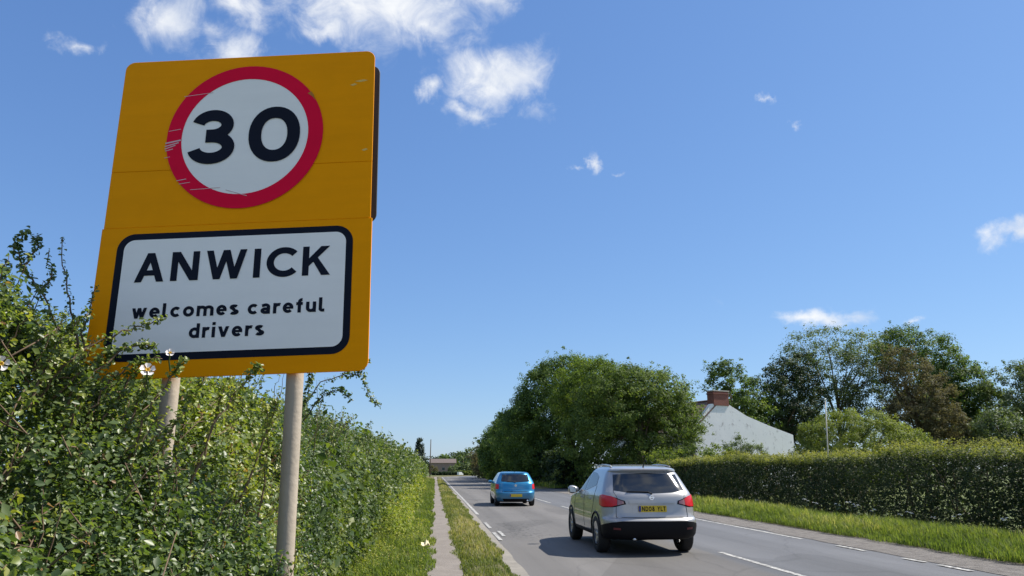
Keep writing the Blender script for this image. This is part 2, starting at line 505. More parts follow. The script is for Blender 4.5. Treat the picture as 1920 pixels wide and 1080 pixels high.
def hv_left(t): return .055 + .10 * (1 - t)
def hv_mid(t): return .045 + .02 * math.sin(math.pi * t)
def hv_right(t): return .05 + .09 * math.sin(math.pi * min(1, t * 1.3))


YV = [-6 + .4 * i for i in range(180)] + [66 + 2 * i for i in range(60)]
verge('verge_ground', -3.0, -.06, YV, hv_left, M['soil'], seed=11)
verge('verge_ground', .46, 1.20, YV, hv_mid, M['soil'], nx=6, seed=12)
verge('verge_ground', 9.3, 14.5, [y for y in YV if y < 44], hv_right, M['soil'], seed=13)
verge('verge_ground', 9.2, 14.5, [y for y in YV if y > 62], hv_right, M['soil'], seed=14)
strip('side_road', 8.3, 24.0, [46, 50, 54, 58, 61], .003, M['asphalt'])


def marking(name, x, y0, y1, w=.11, z=.005):
    n = max(2, int((y1 - y0) / 2) + 1)
    ys = [y0 + (y1 - y0) * i / (n - 1) for i in range(n)]
    return strip(name, x - w / 2, x + w / 2, ys, z, M['paint'])


def mark_curve(name, x, y0, y1, w=.12):
    return marking(name, x, y0, y1, w)


mark_curve('road_marking', 1.50, 26.5, 170, .10)
for (y0, y1, x) in [(20.3, 22.6, 1.48), (16.9, 19.0, 1.46), (17.9, 19.4, 1.62)]:
    marking('road_marking', x, y0, y1, .085, .012)
for i in range(14):
    y0 = 11.0 + i * 9.0 - .2
    marking('road_marking', 5.32, y0 - 2.6, y0 + 3.4, .10)
mark_curve('road_marking', 8.12, 16.6, 46, .11)
for y0, y1 in [(14.1, 15.1), (12.3, 12.9), (11.2, 11.95), (8.5, 9.6), (6.4, 7.4)]:
    marking('road_marking', 8.10, y0, y1, .11, .012)
mark_curve('road_marking', 8.12, 62, 165, .11)


# ------------------------------------------------------------------ grass
def grass(name, x0, x1, y0, y1, n, h, mat, hfun, seed, edge=.10, wmul=1.0, tuft=.5, hprof=None):
    """blades: density falls and width grows with distance"""
    u = rng.random(n)
    y = y0 * (y1 / y0) ** u
    e = edge * (vnoise(np.stack([y * 1.4, y * 0 + seed, y * 0], 1)) - .5) * 2
    t = rng.random(n)
    x = x0 + (x1 - x0) * t + e * np.where(t < .5, 1, -1) * np.abs(t - .5) * 2
    tu = vnoise(np.stack([x * 5, y * 3, y * 0 + seed], 1))
    big = vnoise(np.stack([x * 1.2, y * .5, y * 0 + seed + 3], 1))
    keep = rng.random(n) < np.clip(.35 + (tu * .6 + big * .6), 0, 1)
    x, y, t, tu, big = x[keep], y[keep], t[keep], tu[keep], big[keep]
    n = len(x)
    z = np.array([hfun(q) for q in np.clip(t, 0, 1)]) - .02
    hh = h * (.45 + .9 * rng.random(n)) * (.55 + tuft * 2 * tu * (.4 + big))
    if hprof is not None:
        hh *= hprof(t)
    w = np.maximum(.006, y * .00034) * wmul * (.7 + .6 * rng.random(n))
    a = rng.random(n) * 2 * math.pi
    d = np.stack([np.cos(a), np.sin(a), 0 * a], 1)
    s = np.stack([-np.sin(a), np.cos(a), 0 * a], 1)
    P = np.stack([x, y, z], 1)
    lean = (.15 + .55 * rng.random(n))[:, None]
    mid = P + d * hh[:, None] * lean * .3 + np.array([0, 0, 1]) * hh[:, None] * .6
    tip = P + d * hh[:, None] * lean + np.array([0, 0, 1]) * hh[:, None] * (1 - lean * .25)
    W = w[:, None]
    V = np.stack([P - s * W, P + s * W, mid + s * W * .8, mid - s * W * .8, tip], 1).reshape(-1, 3)
    tri = np.array([[0, 1, 2], [0, 2, 3], [3, 2, 4]])
    T = (tri[None] + (np.arange(n) * 5)[:, None, None]).reshape(-1, 3)
    tint = np.clip(.15 + .5 * big + .62 * (rng.random(n) - .40) + .30 * (hh > h * 1.15) * rng.random(n), 0, 1)
    o = tri_mesh(name, V, T, mat, None, np.repeat(tint, 5))
    return o


tag(grass('grass', -1.7, -.02, 5, 120, 100000, .15, M['grass'], hv_left, 1, hprof=lambda t: 1.35 - t * .85),
    'long bright green grass between the footpath and the leafy hedge', 'grass', kind='stuff')
tag(grass('grass', .38, 1.22, 5, 110, 55000, .075, M['grass_dry'], hv_mid, 2, edge=.09, hprof=lambda t: .45 + 1.1 * np.sin(np.pi * np.clip(t, .03, .97))),
    'short patchy grass strip between footpath and road', 'grass', kind='stuff')
tag(grass('grass', 9.36, 13.4, 8, 44, 160000, .20, M['grass'], hv_right, 3, edge=.14, hprof=lambda t: np.interp(t, [0, .2, .45, .75, 1], [.7, 1.25, 1.1, .6, .5])),
    'uncut sunlit grass bank between the road and the clipped hedge', 'grass', kind='stuff')
tag(grass('grass', 9.3, 14.0, 60, 150, 16000, .35, M['grass'], hv_right, 4, edge=.2),
    'mown grass verge under the roadside trees beyond the side road', 'grass', kind='stuff')


# ------------------------------------------------------------------ village sign
def rounded(x0, x1, z0, z1, r, corners=(1, 1, 1, 1), n=8):
    """corner order: bottom-left, bottom-right, top-right, top-left"""
    P = []
    for (cx, cz, a0, on) in ((x0 + r, z0 + r, 180, corners[0]), (x1 - r, z0 + r, 270, corners[1]), (x1 - r, z1 - r, 0, corners[2]), (x0 + r, z1 - r, 90, corners[3])):
        if on:
            for i in range(n + 1):
                a = R(a0 + 90 * i / n)
                P.append((cx + r * math.cos(a), cz + r * math.sin(a)))
        else:
            P.append((x0 if cx < (x0 + x1) / 2 else x1, z0 if cz < (z0 + z1) / 2 else z1))
    return P


def arc(cx, cy, rx, ry, a0, a1, n=22, p=2.0):
    out = []
    for i in range(n + 1):
        a = R(a0 + (a1 - a0) * i / n)
        c, s = math.cos(a), math.sin(a)
        out.append((cx + rx * math.copysign(abs(c) ** (2 / p), c), cy + ry * math.copysign(abs(s) ** (2 / p), s)))
    return out


def stroke(pts, w):
    """ribbon of width w along a polyline, flat ends -> list of quads"""
    P = [Vector(p) for p in pts]
    L, Rr = [], []
    n = len(P)
    loop = (P[0] - P[-1]).length < 1e-6
    for i in range(n):
        t = (P[1] - P[-2]).normalized() if loop and i in (0, n - 1) else (P[min(i + 1, n - 1)] - P[max(i - 1, 0)]).normalized()
        nn = Vector((-t.y, t.x))
        L.append(P[i] + nn * w / 2); Rr.append(P[i] - nn * w / 2)
    return [[tuple(L[i]), tuple(Rr[i]), tuple(Rr[i + 1]), tuple(L[i + 1])] for i in range(n - 1)]


def rect(x0, y0, x1, y1): return [(x0, y0), (x1, y0), (x1, y1), (x0, y1)]


def glyph(ch, sw):
    """-> (advance width, [groups of polygons]); a group's polygons do not overlap one another. Height 1 = capital / ascender"""
    w = sw
    xh = .74
    G = []
    if ch == 'A':
        k = w * 1.1
        G = [[[(0, 0), (k, 0), (.48 + k / 2, 1), (.48 - k / 2, 1)]], [[(.96 - k, 0), (.96, 0), (.48 + k / 2, 1), (.48 - k / 2, 1)]], [rect(.2, .22, .76, .22 + w * .85)]]
        W = .96
    elif ch == 'N':
        G = [[rect(0, 0, w, 1)], [rect(.9 - w, 0, .9, 1)], [[(0, 1), (.9 - w * 1.25, 0), (.9, 0), (w * 1.25, 1)]]]
        W = .9
    elif ch == 'W':
        k = w * 1.02
        xs = [0, .32, .66, .98, 1.32]
        a, b, c = 0, .33, .66
        G = [[[(0, 1), (.27, 0), (.27 + k, 0), (k, 1)]], [[(.27, 0), (.27 + k, 0), (.66 + k / 2, 1), (.66 - k / 2, 1)]],
             [[(1.05 - k, 0), (1.05, 0), (.66 + k / 2, 1), (.66 - k / 2, 1)]], [[(1.32 - k, 1), (1.05 - k, 0), (1.05, 0), (1.32, 1)]]]
        W = 1.32
    elif ch == 'I':
        G = [[rect(0, 0, w, 1)]]; W = w
    elif ch == 'C':
        G = [stroke(arc(.52, .5, .52 - w / 2, .515 - w / 2, 42, 318, 30), w)]; W = .98
    elif ch == 'K':
        G = [[rect(0, 0, w, 1)], [[(w * .9, .30), (.9, 1), (.9 - w * 1.35, 1), (w * .9, .30 + w * 1.25)]], [[(.34, .50), (.47, .66), (.93, 0), (.93 - w * 1.35, 0)]]]
        W = .93
    elif ch == 'D':
        G = [[rect(0, 0, w, 1)], stroke([(w * .9, 1 - w / 2), (.4, 1 - w / 2)] + arc(.4, .5, .32, .5 - w / 2, 88, -88, 20) + [(.4, w / 2), (w * .9, w / 2)], w)]; W = .8
    elif ch == 'Y':
        G = [[rect(.4 - w / 2, 0, .4 + w / 2, .48)], [[(0, 1), (w * 1.1, 1), (.4 + w / 2, .42), (.4 - w / 2, .42)]], [[(.8 - w * 1.1, 1), (.8, 1), (.4 + w / 2, .42), (.4 - w / 2, .42)]]]; W = .8
    elif ch == 'L':
        G = [[rect(0, 0, w, 1)], [rect(w, 0, .62, w)]]; W = .62
    elif ch == 'T':
        G = [[rect(.35 - w / 2, 0, .35 + w / 2, 1 - w)], [rect(0, 1 - w, .7, 1)]]; W = .7
    elif ch == '8':
        G = [stroke(arc(.37, .74, .30 - w / 2, .27 - w / 2, 0, 360, 28), w), stroke(arc(.37, .28, .37 - w / 2, .28 - w / 2, 0, 360, 28), w)]; W = .74
    elif ch == '3':
        r1, r2 = .345 - w / 2, .385 - w / 2
        a1, a2 = .275 - w / 2 + .01, .30 - w / 2
        G = [stroke(arc(.36, 1 - w / 2 - a1, r1, a1, 168, -90, 30) + [(.26, 1 - w / 2 - 2 * a1)], w),
             stroke([(.26, w / 2 + 2 * a2)] + arc(.36, w / 2 + a2, r2, a2, 90, -170, 30), w)]
        W = .75
    elif ch == '0':
        G = [stroke(arc(.425, .5, .425 - w / 2, .5 - w / 2, 0, 360, 40, 2.15), w)]; W = .85
    elif ch == 'w':
        k = w
        G = [[[(0, xh), (.2, 0), (.2 + k, 0), (k, xh)]], [[(.2, 0), (.2 + k, 0), (.49 + k / 2, xh), (.49 - k / 2, xh)]],
             [[(.78 - k, 0), (.78, 0), (.49 + k / 2, xh), (.49 - k / 2, xh)]], [[(.98 - k, xh), (.78 - k, 0), (.78, 0), (.98, xh)]]]; W = .98
    elif ch == 'v':
        k = w * 1.05
        G = [[[(0, xh), (.36 - k / 2, 0), (.36 + k / 2, 0), (k, xh)]], [[(.72 - k, xh), (.36 - k / 2, 0), (.36 + k / 2, 0), (.72, xh)]]]; W = .72
    elif ch == 'e':
        G = [stroke(arc(.34, xh / 2, .34 - w / 2, xh / 2 - w / 2, 0, 318, 28), w), [rect(w * .5, xh / 2 - w * .38, .68 - .01, xh / 2 + w * .38)]]; W = .68
    elif ch == 'l':
        G = [stroke([(w / 2, 1.02), (w / 2, .2)] + arc(w / 2 + .13, .2, .13, .2 - w / 2, 180, 270, 8) + [(w + .15, w / 2)], w)]; W = w + .14
    elif ch == 'c':
        G = [stroke(arc(.36, xh / 2, .36 - w / 2, xh / 2 - w / 2, 45, 315, 26), w)]; W = .66
    elif ch == 'o':
        G = [stroke(arc(.36, xh / 2, .36 - w / 2, xh / 2 - w / 2, 0, 360, 32), w)]; W = .72
    elif ch == 'm':
        G = [[rect(0, 0, w, xh)], stroke(arc(.33, xh - .28, .33 - w / 2, .28 - w / 2, 165, 0, 16) + [(.66 - w / 2, 0)], w),
             stroke(arc(.33 + .66 - w, xh - .28, .33 - w / 2, .28 - w / 2, 165, 0, 16) + [(1.32 - w * 1.5, 0)], w)]; W = 1.32 - w
    elif ch == 's':
        h = xh / 2
        p = arc(.30, xh * .73, .26 - w * .35, xh * .27 - w / 2, 25, 250, 18) + arc(.31, xh * .27, .28 - w * .35, xh * .27 - w / 2, 75, -155, 18)
        G = [stroke(p, w)]; W = .6
    elif ch == 'a':
        G = [[rect(.62 - w, 0, .62, xh)], stroke(arc(.31, xh / 2, .31 - w / 2, xh / 2 - w / 2, 20, 340, 26), w)]; W = .62
        G = [stroke([(.07, xh - w * .75)] + arc(.30, xh - .25, .30 - w / 2, .25 - w / 2, 125, 0, 14) + [(.60 - w / 2, 0)], w),
             stroke(arc(.30, .23, .27 - w / 3, .23 - w / 2, 60, 330, 22), w)]
    elif ch == 'r':
        G = [[rect(0, 0, w, xh)], stroke(arc(.36, xh - .34, .36 - w / 2, .34 - w / 2, 165, 70, 12), w)]; W = .44
    elif ch == 'f':
        G = [stroke([(.1 + w / 2, 0), (.1 + w / 2, .75)] + arc(.1 + w / 2 + .17, .75, .17, .27 - w / 2, 180, 85, 10), w), [rect(0, xh - w, .42, xh)]]; W = .46
    elif ch == 'u':
        G = [[rect(.64 - w, 0, .64, xh)], stroke([(w / 2, xh), (w / 2, .3)] + arc(.32, .3, .32 - w / 2, .3 - w / 2, 180, 350, 18), w)]; W = .64
    elif ch == 'd':
        G = [[rect(.68 - w, 0, .68, 1.02)], stroke(arc(.36, xh / 2, .36 - w / 2, xh / 2 - w / 2, 30, 330, 26), w)]; W = .68
    elif ch == 'i':
        G = [[rect(0, 0, w, xh)], [rect(0, xh + .12, w, xh + .12 + w * .95)]]; W = w
    else:
        W = .4
    return W, G


def add_text(parent, text, x0, x1, base, cap, mat, sw, y=-.0045, gap=.22, name='letter', space=.55, hscale=None):
    """fits the text between x0 and x1 on the panel's face (x right, z up, face towards -y)"""
    gl = [glyph(c, sw) for c in text]
    tot = sum((W if c != ' ' else space) for (W, _), c in zip(gl, text)) + gap * (len(text) - 1)
    sx = (x1 - x0) / tot
    x = 0.0
    obs = []
    for (W, G), c in zip(gl, text):
        if c == ' ':
            x += space + gap
            continue
        mb = MB()
        for gi, grp in enumerate(G):
            for poly in grp:
                v = [(x0 + (x + p[0]) * sx, y - .00025 * gi, base + p[1] * cap) for p in poly]
                ar = sum(v[i][0] * v[(i + 1) % len(v)][2] - v[(i + 1) % len(v)][0] * v[i][2] for i in range(len(v)))
                if ar < 0: v = v[::-1]
                mb.add(v, [tuple(range(len(v)))])
        obs.append(mb.build(name, mat, parent))
        x += W + gap
    return obs


def sheet_mat(name, col, rough=.45, streak=.12, spec=.45):
    """retro-reflective sheeting: faint streaks, a little grime"""
    m, nt, out = newmat(name)
    tc = nd(nt, 'ShaderNodeTexCoord')
    mp = nd(nt, 'ShaderNodeMapping', {0: tc.outputs['Object'], 3: (1.2, 1, 9.0)})
    a = nd(nt, 'ShaderNodeTexNoise', {'Vector': mp.outputs[0], 'Scale': 2.0, 'Detail': 6.0, 'Roughness': .6})
    b = nd(nt, 'ShaderNodeTexNoise', {'Vector': tc.outputs['Object'], 'Scale': 3.0, 'Detail': 8.0, 'Roughness': .7})
    f = mth(nt, 'ADD', mth(nt, 'MULTIPLY', a.outputs[0], .5), mth(nt, 'MULTIPLY', b.outputs[0], .5))
    f = nd(nt, 'ShaderNodeMapRange', {0: f, 1: .3, 2: .7})
    mx = nd(nt, 'ShaderNodeMix', {0: f.outputs[0], 6: tuple(c * (1 - streak) for c in col) + (1,), 7: tuple(min(1, c * (1 + streak * .6)) for c in col) + (1,)}, data_type='RGBA')
    p = nd(nt, 'ShaderNodeBsdfPrincipled', {'Base Color': mx.outputs[2], 'Roughness': rough, 'Specular IOR Level': spec})
    nt.links.new(p.outputs[0], out.inputs[0])
    return m


M['sign_yellow'] = sheet_mat('sign_yellow', (.86, .315, .0), .55, .10, .06)
M['sign_red'] = sheet_mat('sign_red', (.74, .006, .045), .55, .10, .05)
M['sign_white'] = sheet_mat('sign_white', (.84, .83, .80), .5, .06, .3)
M['sign_black'] = sheet_mat('sign_black', (.006, .009, .020), .5, .3, .10)
M['alu'] = simple('grey_aluminium', (.16, .165, .17), .55, .5, var=.15)
M['sign_back'] = simple('sign_back_grey', (.035, .042, .05), .6, var=.2)
M['post'] = simple('post_paint', (.37, .315, .245), .6, 0, var=.2, scale=6, bump=.15)


def build_sign():
    T = (-.729, 2.637, 2.427)
    rot = Matrix(((0.99, 0.1394, -0.0235), (-0.1377, 0.9886, 0.0609), (0.0318, -0.057, 0.9979))).to_euler()
    root = empty('village_sign', T, 'yellow village sign on two round posts with 30 roundel above white name plate', 'road sign', rot=rot)

    def panel(name, poly, mat, y0, y1, parent=root):
        mb = MB(); mb.prism(poly, y0, y1)
        o = mb.build(name, mat, parent)
        bv = o.modifiers.new('edge', 'BEVEL'); bv.width = .0012; bv.segments = 1; bv.limit_method = 'ANGLE'
        return o
    r = .035
    X0, X1 = -.4855, .4835
    panel('sign_plank', rounded(X0, X1, .1530, .620, r, (0, 0, 1, 1)), M['sign_yellow'], 0, .004)
    panel('sign_plank', rounded(X0, X1, -.0700, .1525, r, (0, 0, 0, 0)), M['sign_yellow'], 0.0004, .004)
    panel('sign_plank', rounded(X0 - .004, X1 + .006, -.6225, -.0712, r, (1, 1, 0, 0)), M['sign_yellow'], -.002, .004)
    panel('rear_panel', rounded(-.478, .4885, -.06, .602, r), M['sign_back'], .072, .077)
    for z in (.45, .05, -.2, -.5):
        mb = MB(); mb.box((-.44, .0045, z - .02), (.44, .018, z + .02)); mb.build('mounting_rail', M['alu'], root)
    for x in (-.202, .228):
        mb = MB(); mb.tube([(x, .045, -2.47), (x, .045, -1.2), (x, .045, .58)], .029, 24)
        mb.build('post', M['post'], root, smooth=True, sharp=40)
    # roundel

    def disc(name, cx, cz, rad, y, mat, ring=None):
        n = 72
        mb = MB()
        if ring:
            v = [(cx + q * math.cos(2 * math.pi * i / n), y, cz + q * math.sin(2 * math.pi * i / n)) for q in (rad, ring) for i in range(n)]
            mb.add(v, [(i, (i + 1) % n, (i + 1) % n + n, i + n) for i in range(n)])
        else:
            v = [(cx + rad * math.cos(2 * math.pi * i / n), y, cz + rad * math.sin(2 * math.pi * i / n)) for i in range(n)]
            mb.add(v, [tuple(range(n))])
        return mb.build(name, mat, root)
    disc('roundel_disc', .004, .281, .25, -.0024, M['sign_white'])
    disc('roundel_ring', .004, .281, .294, -.0032, M['sign_red'], .238)
    add_text(root, '3', -.202, -.030, .168, .224, M['sign_black'], .205, -.0045, name='digit')
    add_text(root, '0', .019, .212, .1665, .2275, M['sign_black'], .21, -.0045, name='digit')
    # name plate
    mb = MB(); mb.add([(p[0], -.0032, p[1]) for p in rounded(-.424, .424, -.562, -.0965, .062, n=10)], [tuple(range(44))])
    mb.build('name_plate_border', M['sign_black'], root)
    mb = MB(); mb.add([(p[0], -.0045, p[1]) for p in rounded(-.3975, .3995, -.5365, -.1205, .038, n=10)], [tuple(range(44))])
    mb.build('name_plate', M['sign_white'], root)
    y = -.0056
    for ch, a, b in (('A', -.347, -.242), ('N', -.2185, -.1195), ('W', -.0955, .0495), ('I', .0755, .0995), ('C', .121, .2385), ('K', .2485, .3475)):
        add_text(root, ch, a, b, -.280, .1075, M['sign_black'], .215, y)
    add_text(root, 'welcomes', -.3405, .0345, -.4115, .0505, M['sign_black'], .215, y, gap=.17)
    add_text(root, 'careful', .0665, .333, -.4125, .0505, M['sign_black'], .215, y, gap=.17)
    add_text(root, 'drivers', -.132, .1285, -.4885, .0505, M['sign_black'], .215, y, gap=.18)
    # scuffs through the red ring, left side
    sc = simple('scuff', (.58, .40, .42), .7, var=.2)
    for (x0, z0, x1, z1, w) in ((-.292, .258, -.236, .272, .006), (-.293, .246, -.243, .262, .0045), (-.292, .236, -.254, .252, .004), (-.290, .228, -.262, .237, .003),
                                (-.285, .31, -.24, .318, .0022), (-.24, .455, -.13, .4675, .002), (-.235, .105, -.20, .112, .0028), (-.225, .092, -.185, .098, .0022),
                                (-.18, .067, -.07, .072, .002), (-.05, .06, .03, .035, .0025), (-.29, .2, -.27, .205, .002)):
        d = Vector((x1 - x0, z1 - z0)).normalized(); nrm = Vector((-d.y, d.x)) * w / 2
        m2 = MB(); m2.add([(x0, -.0038, z0), (x1 - nrm.x, -.0038, z1 - nrm.y), (x1 + nrm.x, -.0038, z1 + nrm.y), (x0 + nrm.x * 2, -.0038, z0 + nrm.y * 2)], [(0, 1, 2, 3)])
        m2.build('scuff', sc, root)
    # peeled spot at the ring's upper right, faint scar below the top right corner
    pk = simple('peeled_patch', (.42, .16, .008), .7, var=.3)
    m2 = MB(); m2.add([(p[0], -.0041, p[1]) for p in ((.232, .446), (.252, .430), (.262, .415), (.256, .438), (.246, .452))], [(0, 1, 2, 3, 4)])
    m2.build('peeled_patch', pk, root)
    bl = simple('bare_scar', (.66, .44, .10), .6, var=.3)
    for (x, z, w) in ((.435, .49, .026), (.405, .475, .014), (.455, .20, .012)):
        m2 = MB(); m2.add([(x - w, -.0004, z), (x - w * .2, -.0004, z - .005), (x + w, -.0004, z + .001), (x + w * .3, -.0004, z + .006)], [(0, 1, 2, 3)])
        m2.build('scar', bl, root)


build_sign()


# ------------------------------------------------------------------ hedges
def shoots(P, N, per, ssize, spread, tint0, up=.4, detail=4, out=1.0, rand=.9):
    """small leafy shoots: per leaves round each point"""
    n = len(P)
    ax = unit(N * out + np.array([0, 0, up]) + rng.normal(size=(n, 3)) * .45)
    k = per
    tt = rng.random((n, k, 1))
    side = rng.normal(size=(n, k, 3))
    side = unit(side - ax[:, None] * (side * ax[:, None]).sum(-1, keepdims=True))
    pos = P[:, None] + ax[:, None] * (tt - .2) * spread * 1.4 + side * spread * .34 * (1.15 - tt * .6)
    nor = side * .55 + ax[:, None] * .5 + np.array([.12, -.1, .55]) + rng.normal(size=(n, k, 3)) * rand * .55
    s0 = ssize if hasattr(ssize, '__len__') else np.full(n, ssize)
    size = (s0[:, None] * (.6 + .75 * rng.random((n, k)))).ravel()
    tint = np.clip(tint0[:, None] + (rng.random((n, k)) - .5) * .38 + (tt[..., 0] - .5) * .18, 0, 1).ravel()
    dead = rng.random(tint.shape) < .012
    tint[dead] = 1.0
    return leaves(pos.reshape(-1, 3), nor.reshape(-1, 3), size, tint, .66, .35, detail)


ST = [  # station Y, profile (x, z) from the foot of the road face over the top
    (0.6, [(-.32, 0), (-.40, .7), (-.52, .95), (-.70, 1.1), (-.95, 1.35), (-1.25, 1.6), (-1.55, 1.85), (-1.95, 2.0), (-2.8, 2.0)]),
    (1.6, [(-.24, 0), (-.30, .8), (-.42, 1.02), (-.62, 1.2), (-.95, 1.45), (-1.2, 1.68), (-1.45, 1.9), (-1.9, 2.05), (-2.8, 2.0)]),
    (2.35, [(-.22, 0), (-.26, .9), (-.38, 1.15), (-.55, 1.29), (-.84, 1.52), (-1.08, 1.80), (-1.4, 2.03), (-1.8, 2.0), (-2.8, 2.0)]),
    (2.62, [(-.30, 0), (-.34, .85), (-.46, 1.10), (-.60, 1.22), (-.88, 1.47), (-1.10, 1.78), (-1.38, 2.03), (-1.8, 2.05), (-2.8, 2.0)]),
    (2.9, [(-.5, 0), (-.5, .8), (-.56, 1.1), (-.66, 1.3), (-.86, 1.5), (-1.1, 1.75), (-1.4, 1.98), (-1.8, 2.1), (-2.8, 2.0)]),
    (3.6, [(-.72, 0), (-.66, .8), (-.68, 1.15), (-.72, 1.42), (-.84, 1.66), (-1.08, 1.86), (-1.4, 2.0), (-1.9, 2.1), (-2.8, 2.0)]),
    (5.0, [(-1.0, 0), (-.86, .7), (-.82, 1.15), (-.84, 1.5), (-.95, 1.72), (-1.15, 1.9), (-1.5, 2.02), (-2.0, 2.1), (-2.9, 2.0)]),
    (8.0, [(-1.2, 0), (-1.0, .6), (-.95, 1.05), (-.95, 1.4), (-1.04, 1.7), (-1.25, 1.92), (-1.6, 2.02), (-2.1, 2.08), (-3.0, 2.0)]),
    (14., [(-1.3, 0), (-1.1, .6), (-1.02, 1.05), (-1.0, 1.45), (-1.1, 1.75), (-1.3, 2.0), (-1.65, 2.12), (-2.2, 2.15), (-3.0, 2.0)]),
    (30., [(-1.45, 0), (-1.2, .6), (-1.08, 1.1), (-1.04, 1.5), (-1.15, 1.85), (-1.4, 2.08), (-1.75, 2.15), (-2.3, 2.15), (-3.0, 2.0)]),
    (70., [(-1.7, 0), (-1.45, .6), (-1.25, 1.1), (-1.2, 1.6), (-1.3, 1.95), (-1.5, 2.15), (-1.9, 2.2), (-2.4, 2.2), (-3.0, 2.0)]),
    (135., [(-1.9, 0), (-1.7, .6), (-1.5, 1.1), (-1.45, 1.5), (-1.55, 1.9), (-1.7, 2.1), (-2.1, 2.2), (-2.5, 2.2), (-3.0, 2.0)]),
]
SY = np.array([s[0] for s in ST]); SP = np.array([s[1] for s in ST], float)


def hedge_surface(y, s):
    """point on the hedge's smooth skin; y along the road, s in 0..8 along the profile"""
    i = np.clip(np.searchsorted(SY, y) - 1, 0, len(SY) - 2)
    f = np.clip((y - SY[i]) / (SY[i + 1] - SY[i]), 0, 1)[:, None, None]
    prof = SP[i] * (1 - f) + SP[i + 1] * f
    j = np.clip(s.astype(int), 0, 7); g = (s - j)[:, None]
    a = prof[np.arange(len(y)), j]; b = prof[np.arange(len(y)), j + 1]
    return np.concatenate([(a * (1 - g) + b * g)[:, :1], y[:, None], (a * (1 - g) + b * g)[:, 1:]], 1)


def hedge_points(n, y0, y1, s0=0.0, s1=7.2, lump=.16, lsc=2.2):
    y = rng.uniform(y0, y1, n * 3); s = rng.uniform(s0, s1, n * 3)
    P = hedge_surface(y, s)
    e = 1e-2
    A = hedge_surface(y, np.clip(s + e, 0, 7.999)) - P
    B = hedge_surface(y + e, s) - P
    Nn = np.cross(B, A)
    ar = np.linalg.norm(Nn, axis=1)
    Nn = unit(Nn)
    Nn = np.where((Nn[:, :1] * 1 + Nn[:, 2:] * .8) < 0, -Nn, Nn)
    keep = rng.random(len(y)) < ar / np.percentile(ar, 97)
    P, Nn = P[keep][:n], Nn[keep][:n]
    nz = vnoise(P, lsc, 3) * .65 + vnoise(P, lsc * 2.6, 5) * .35
    P = P + Nn * ((nz - .55) * lump * 2)[:, None]
    return P, Nn, nz


def hedge_layer(n, y0, y1, per, size, spread, depth, detail, lump, s0=0.0, s1=7.2):
    P, Nn, nz = hedge_points(n, y0, y1, s0, s1, lump)
    d = rng.exponential(depth, len(P))
    P = P - Nn * d[:, None]
    hole = vnoise(P, 2.3 / max(1, y0 / 6), 81) * .6 + vnoise(P, 6.0 / max(1, y0 / 6), 82) * .4
    keep = (P[:, 2] > .05) & ((hole > .40) | (rng.random(len(P)) < .16) | (d > .28))
    P, Nn, nz = P[keep], Nn[keep], nz[keep]
    sp = vnoise(P, 1.1, 21) * .6 + vnoise(P, 3.5, 22) * .4
    t0 = np.clip(.40 + (sp - .5) * 1.25 + rng.normal(size=len(P)) * .10, .03, .93)
    return shoots(P, Nn, per, size * (.8 + .5 * sp), spread, t0, detail=detail)


def sprig(mb, path, r0, leaf_n, size, parts, tint=.55, jitter=.012):
    P = np.array(path, float)
    seg = np.linspace(0, len(P) - 1, (len(P) - 1) * 5 + 1)
    pts = np.stack([np.interp(seg, np.arange(len(P)), P[:, k]) for k in range(3)], 1)
    pts += rng.normal(size=pts.shape) * jitter * .35
    mb.tube(pts.tolist(), np.linspace(r0, r0 * .35, len(pts)).tolist(), 5)
    u = rng.random(leaf_n) ** .85 * (len(pts) - 1)
    c = np.stack([np.interp(u, np.arange(len(pts)), pts[:, k]) for k in range(3)], 1)
    side = unit(rng.normal(size=(leaf_n, 3)))
    pos = c + side * (size * .45 + rng.random((leaf_n, 1)) * size * .7)
    nor = side * .4 + np.array([.2, -.25, .7]) + rng.normal(size=(leaf_n, 3)) * .55
    parts.append(leaves(pos, nor, size * (.6 + .7 * rng.random(leaf_n)), np.clip(tint + rng.normal(size=leaf_n) * .2, 0, .95), .62, .35, 4))


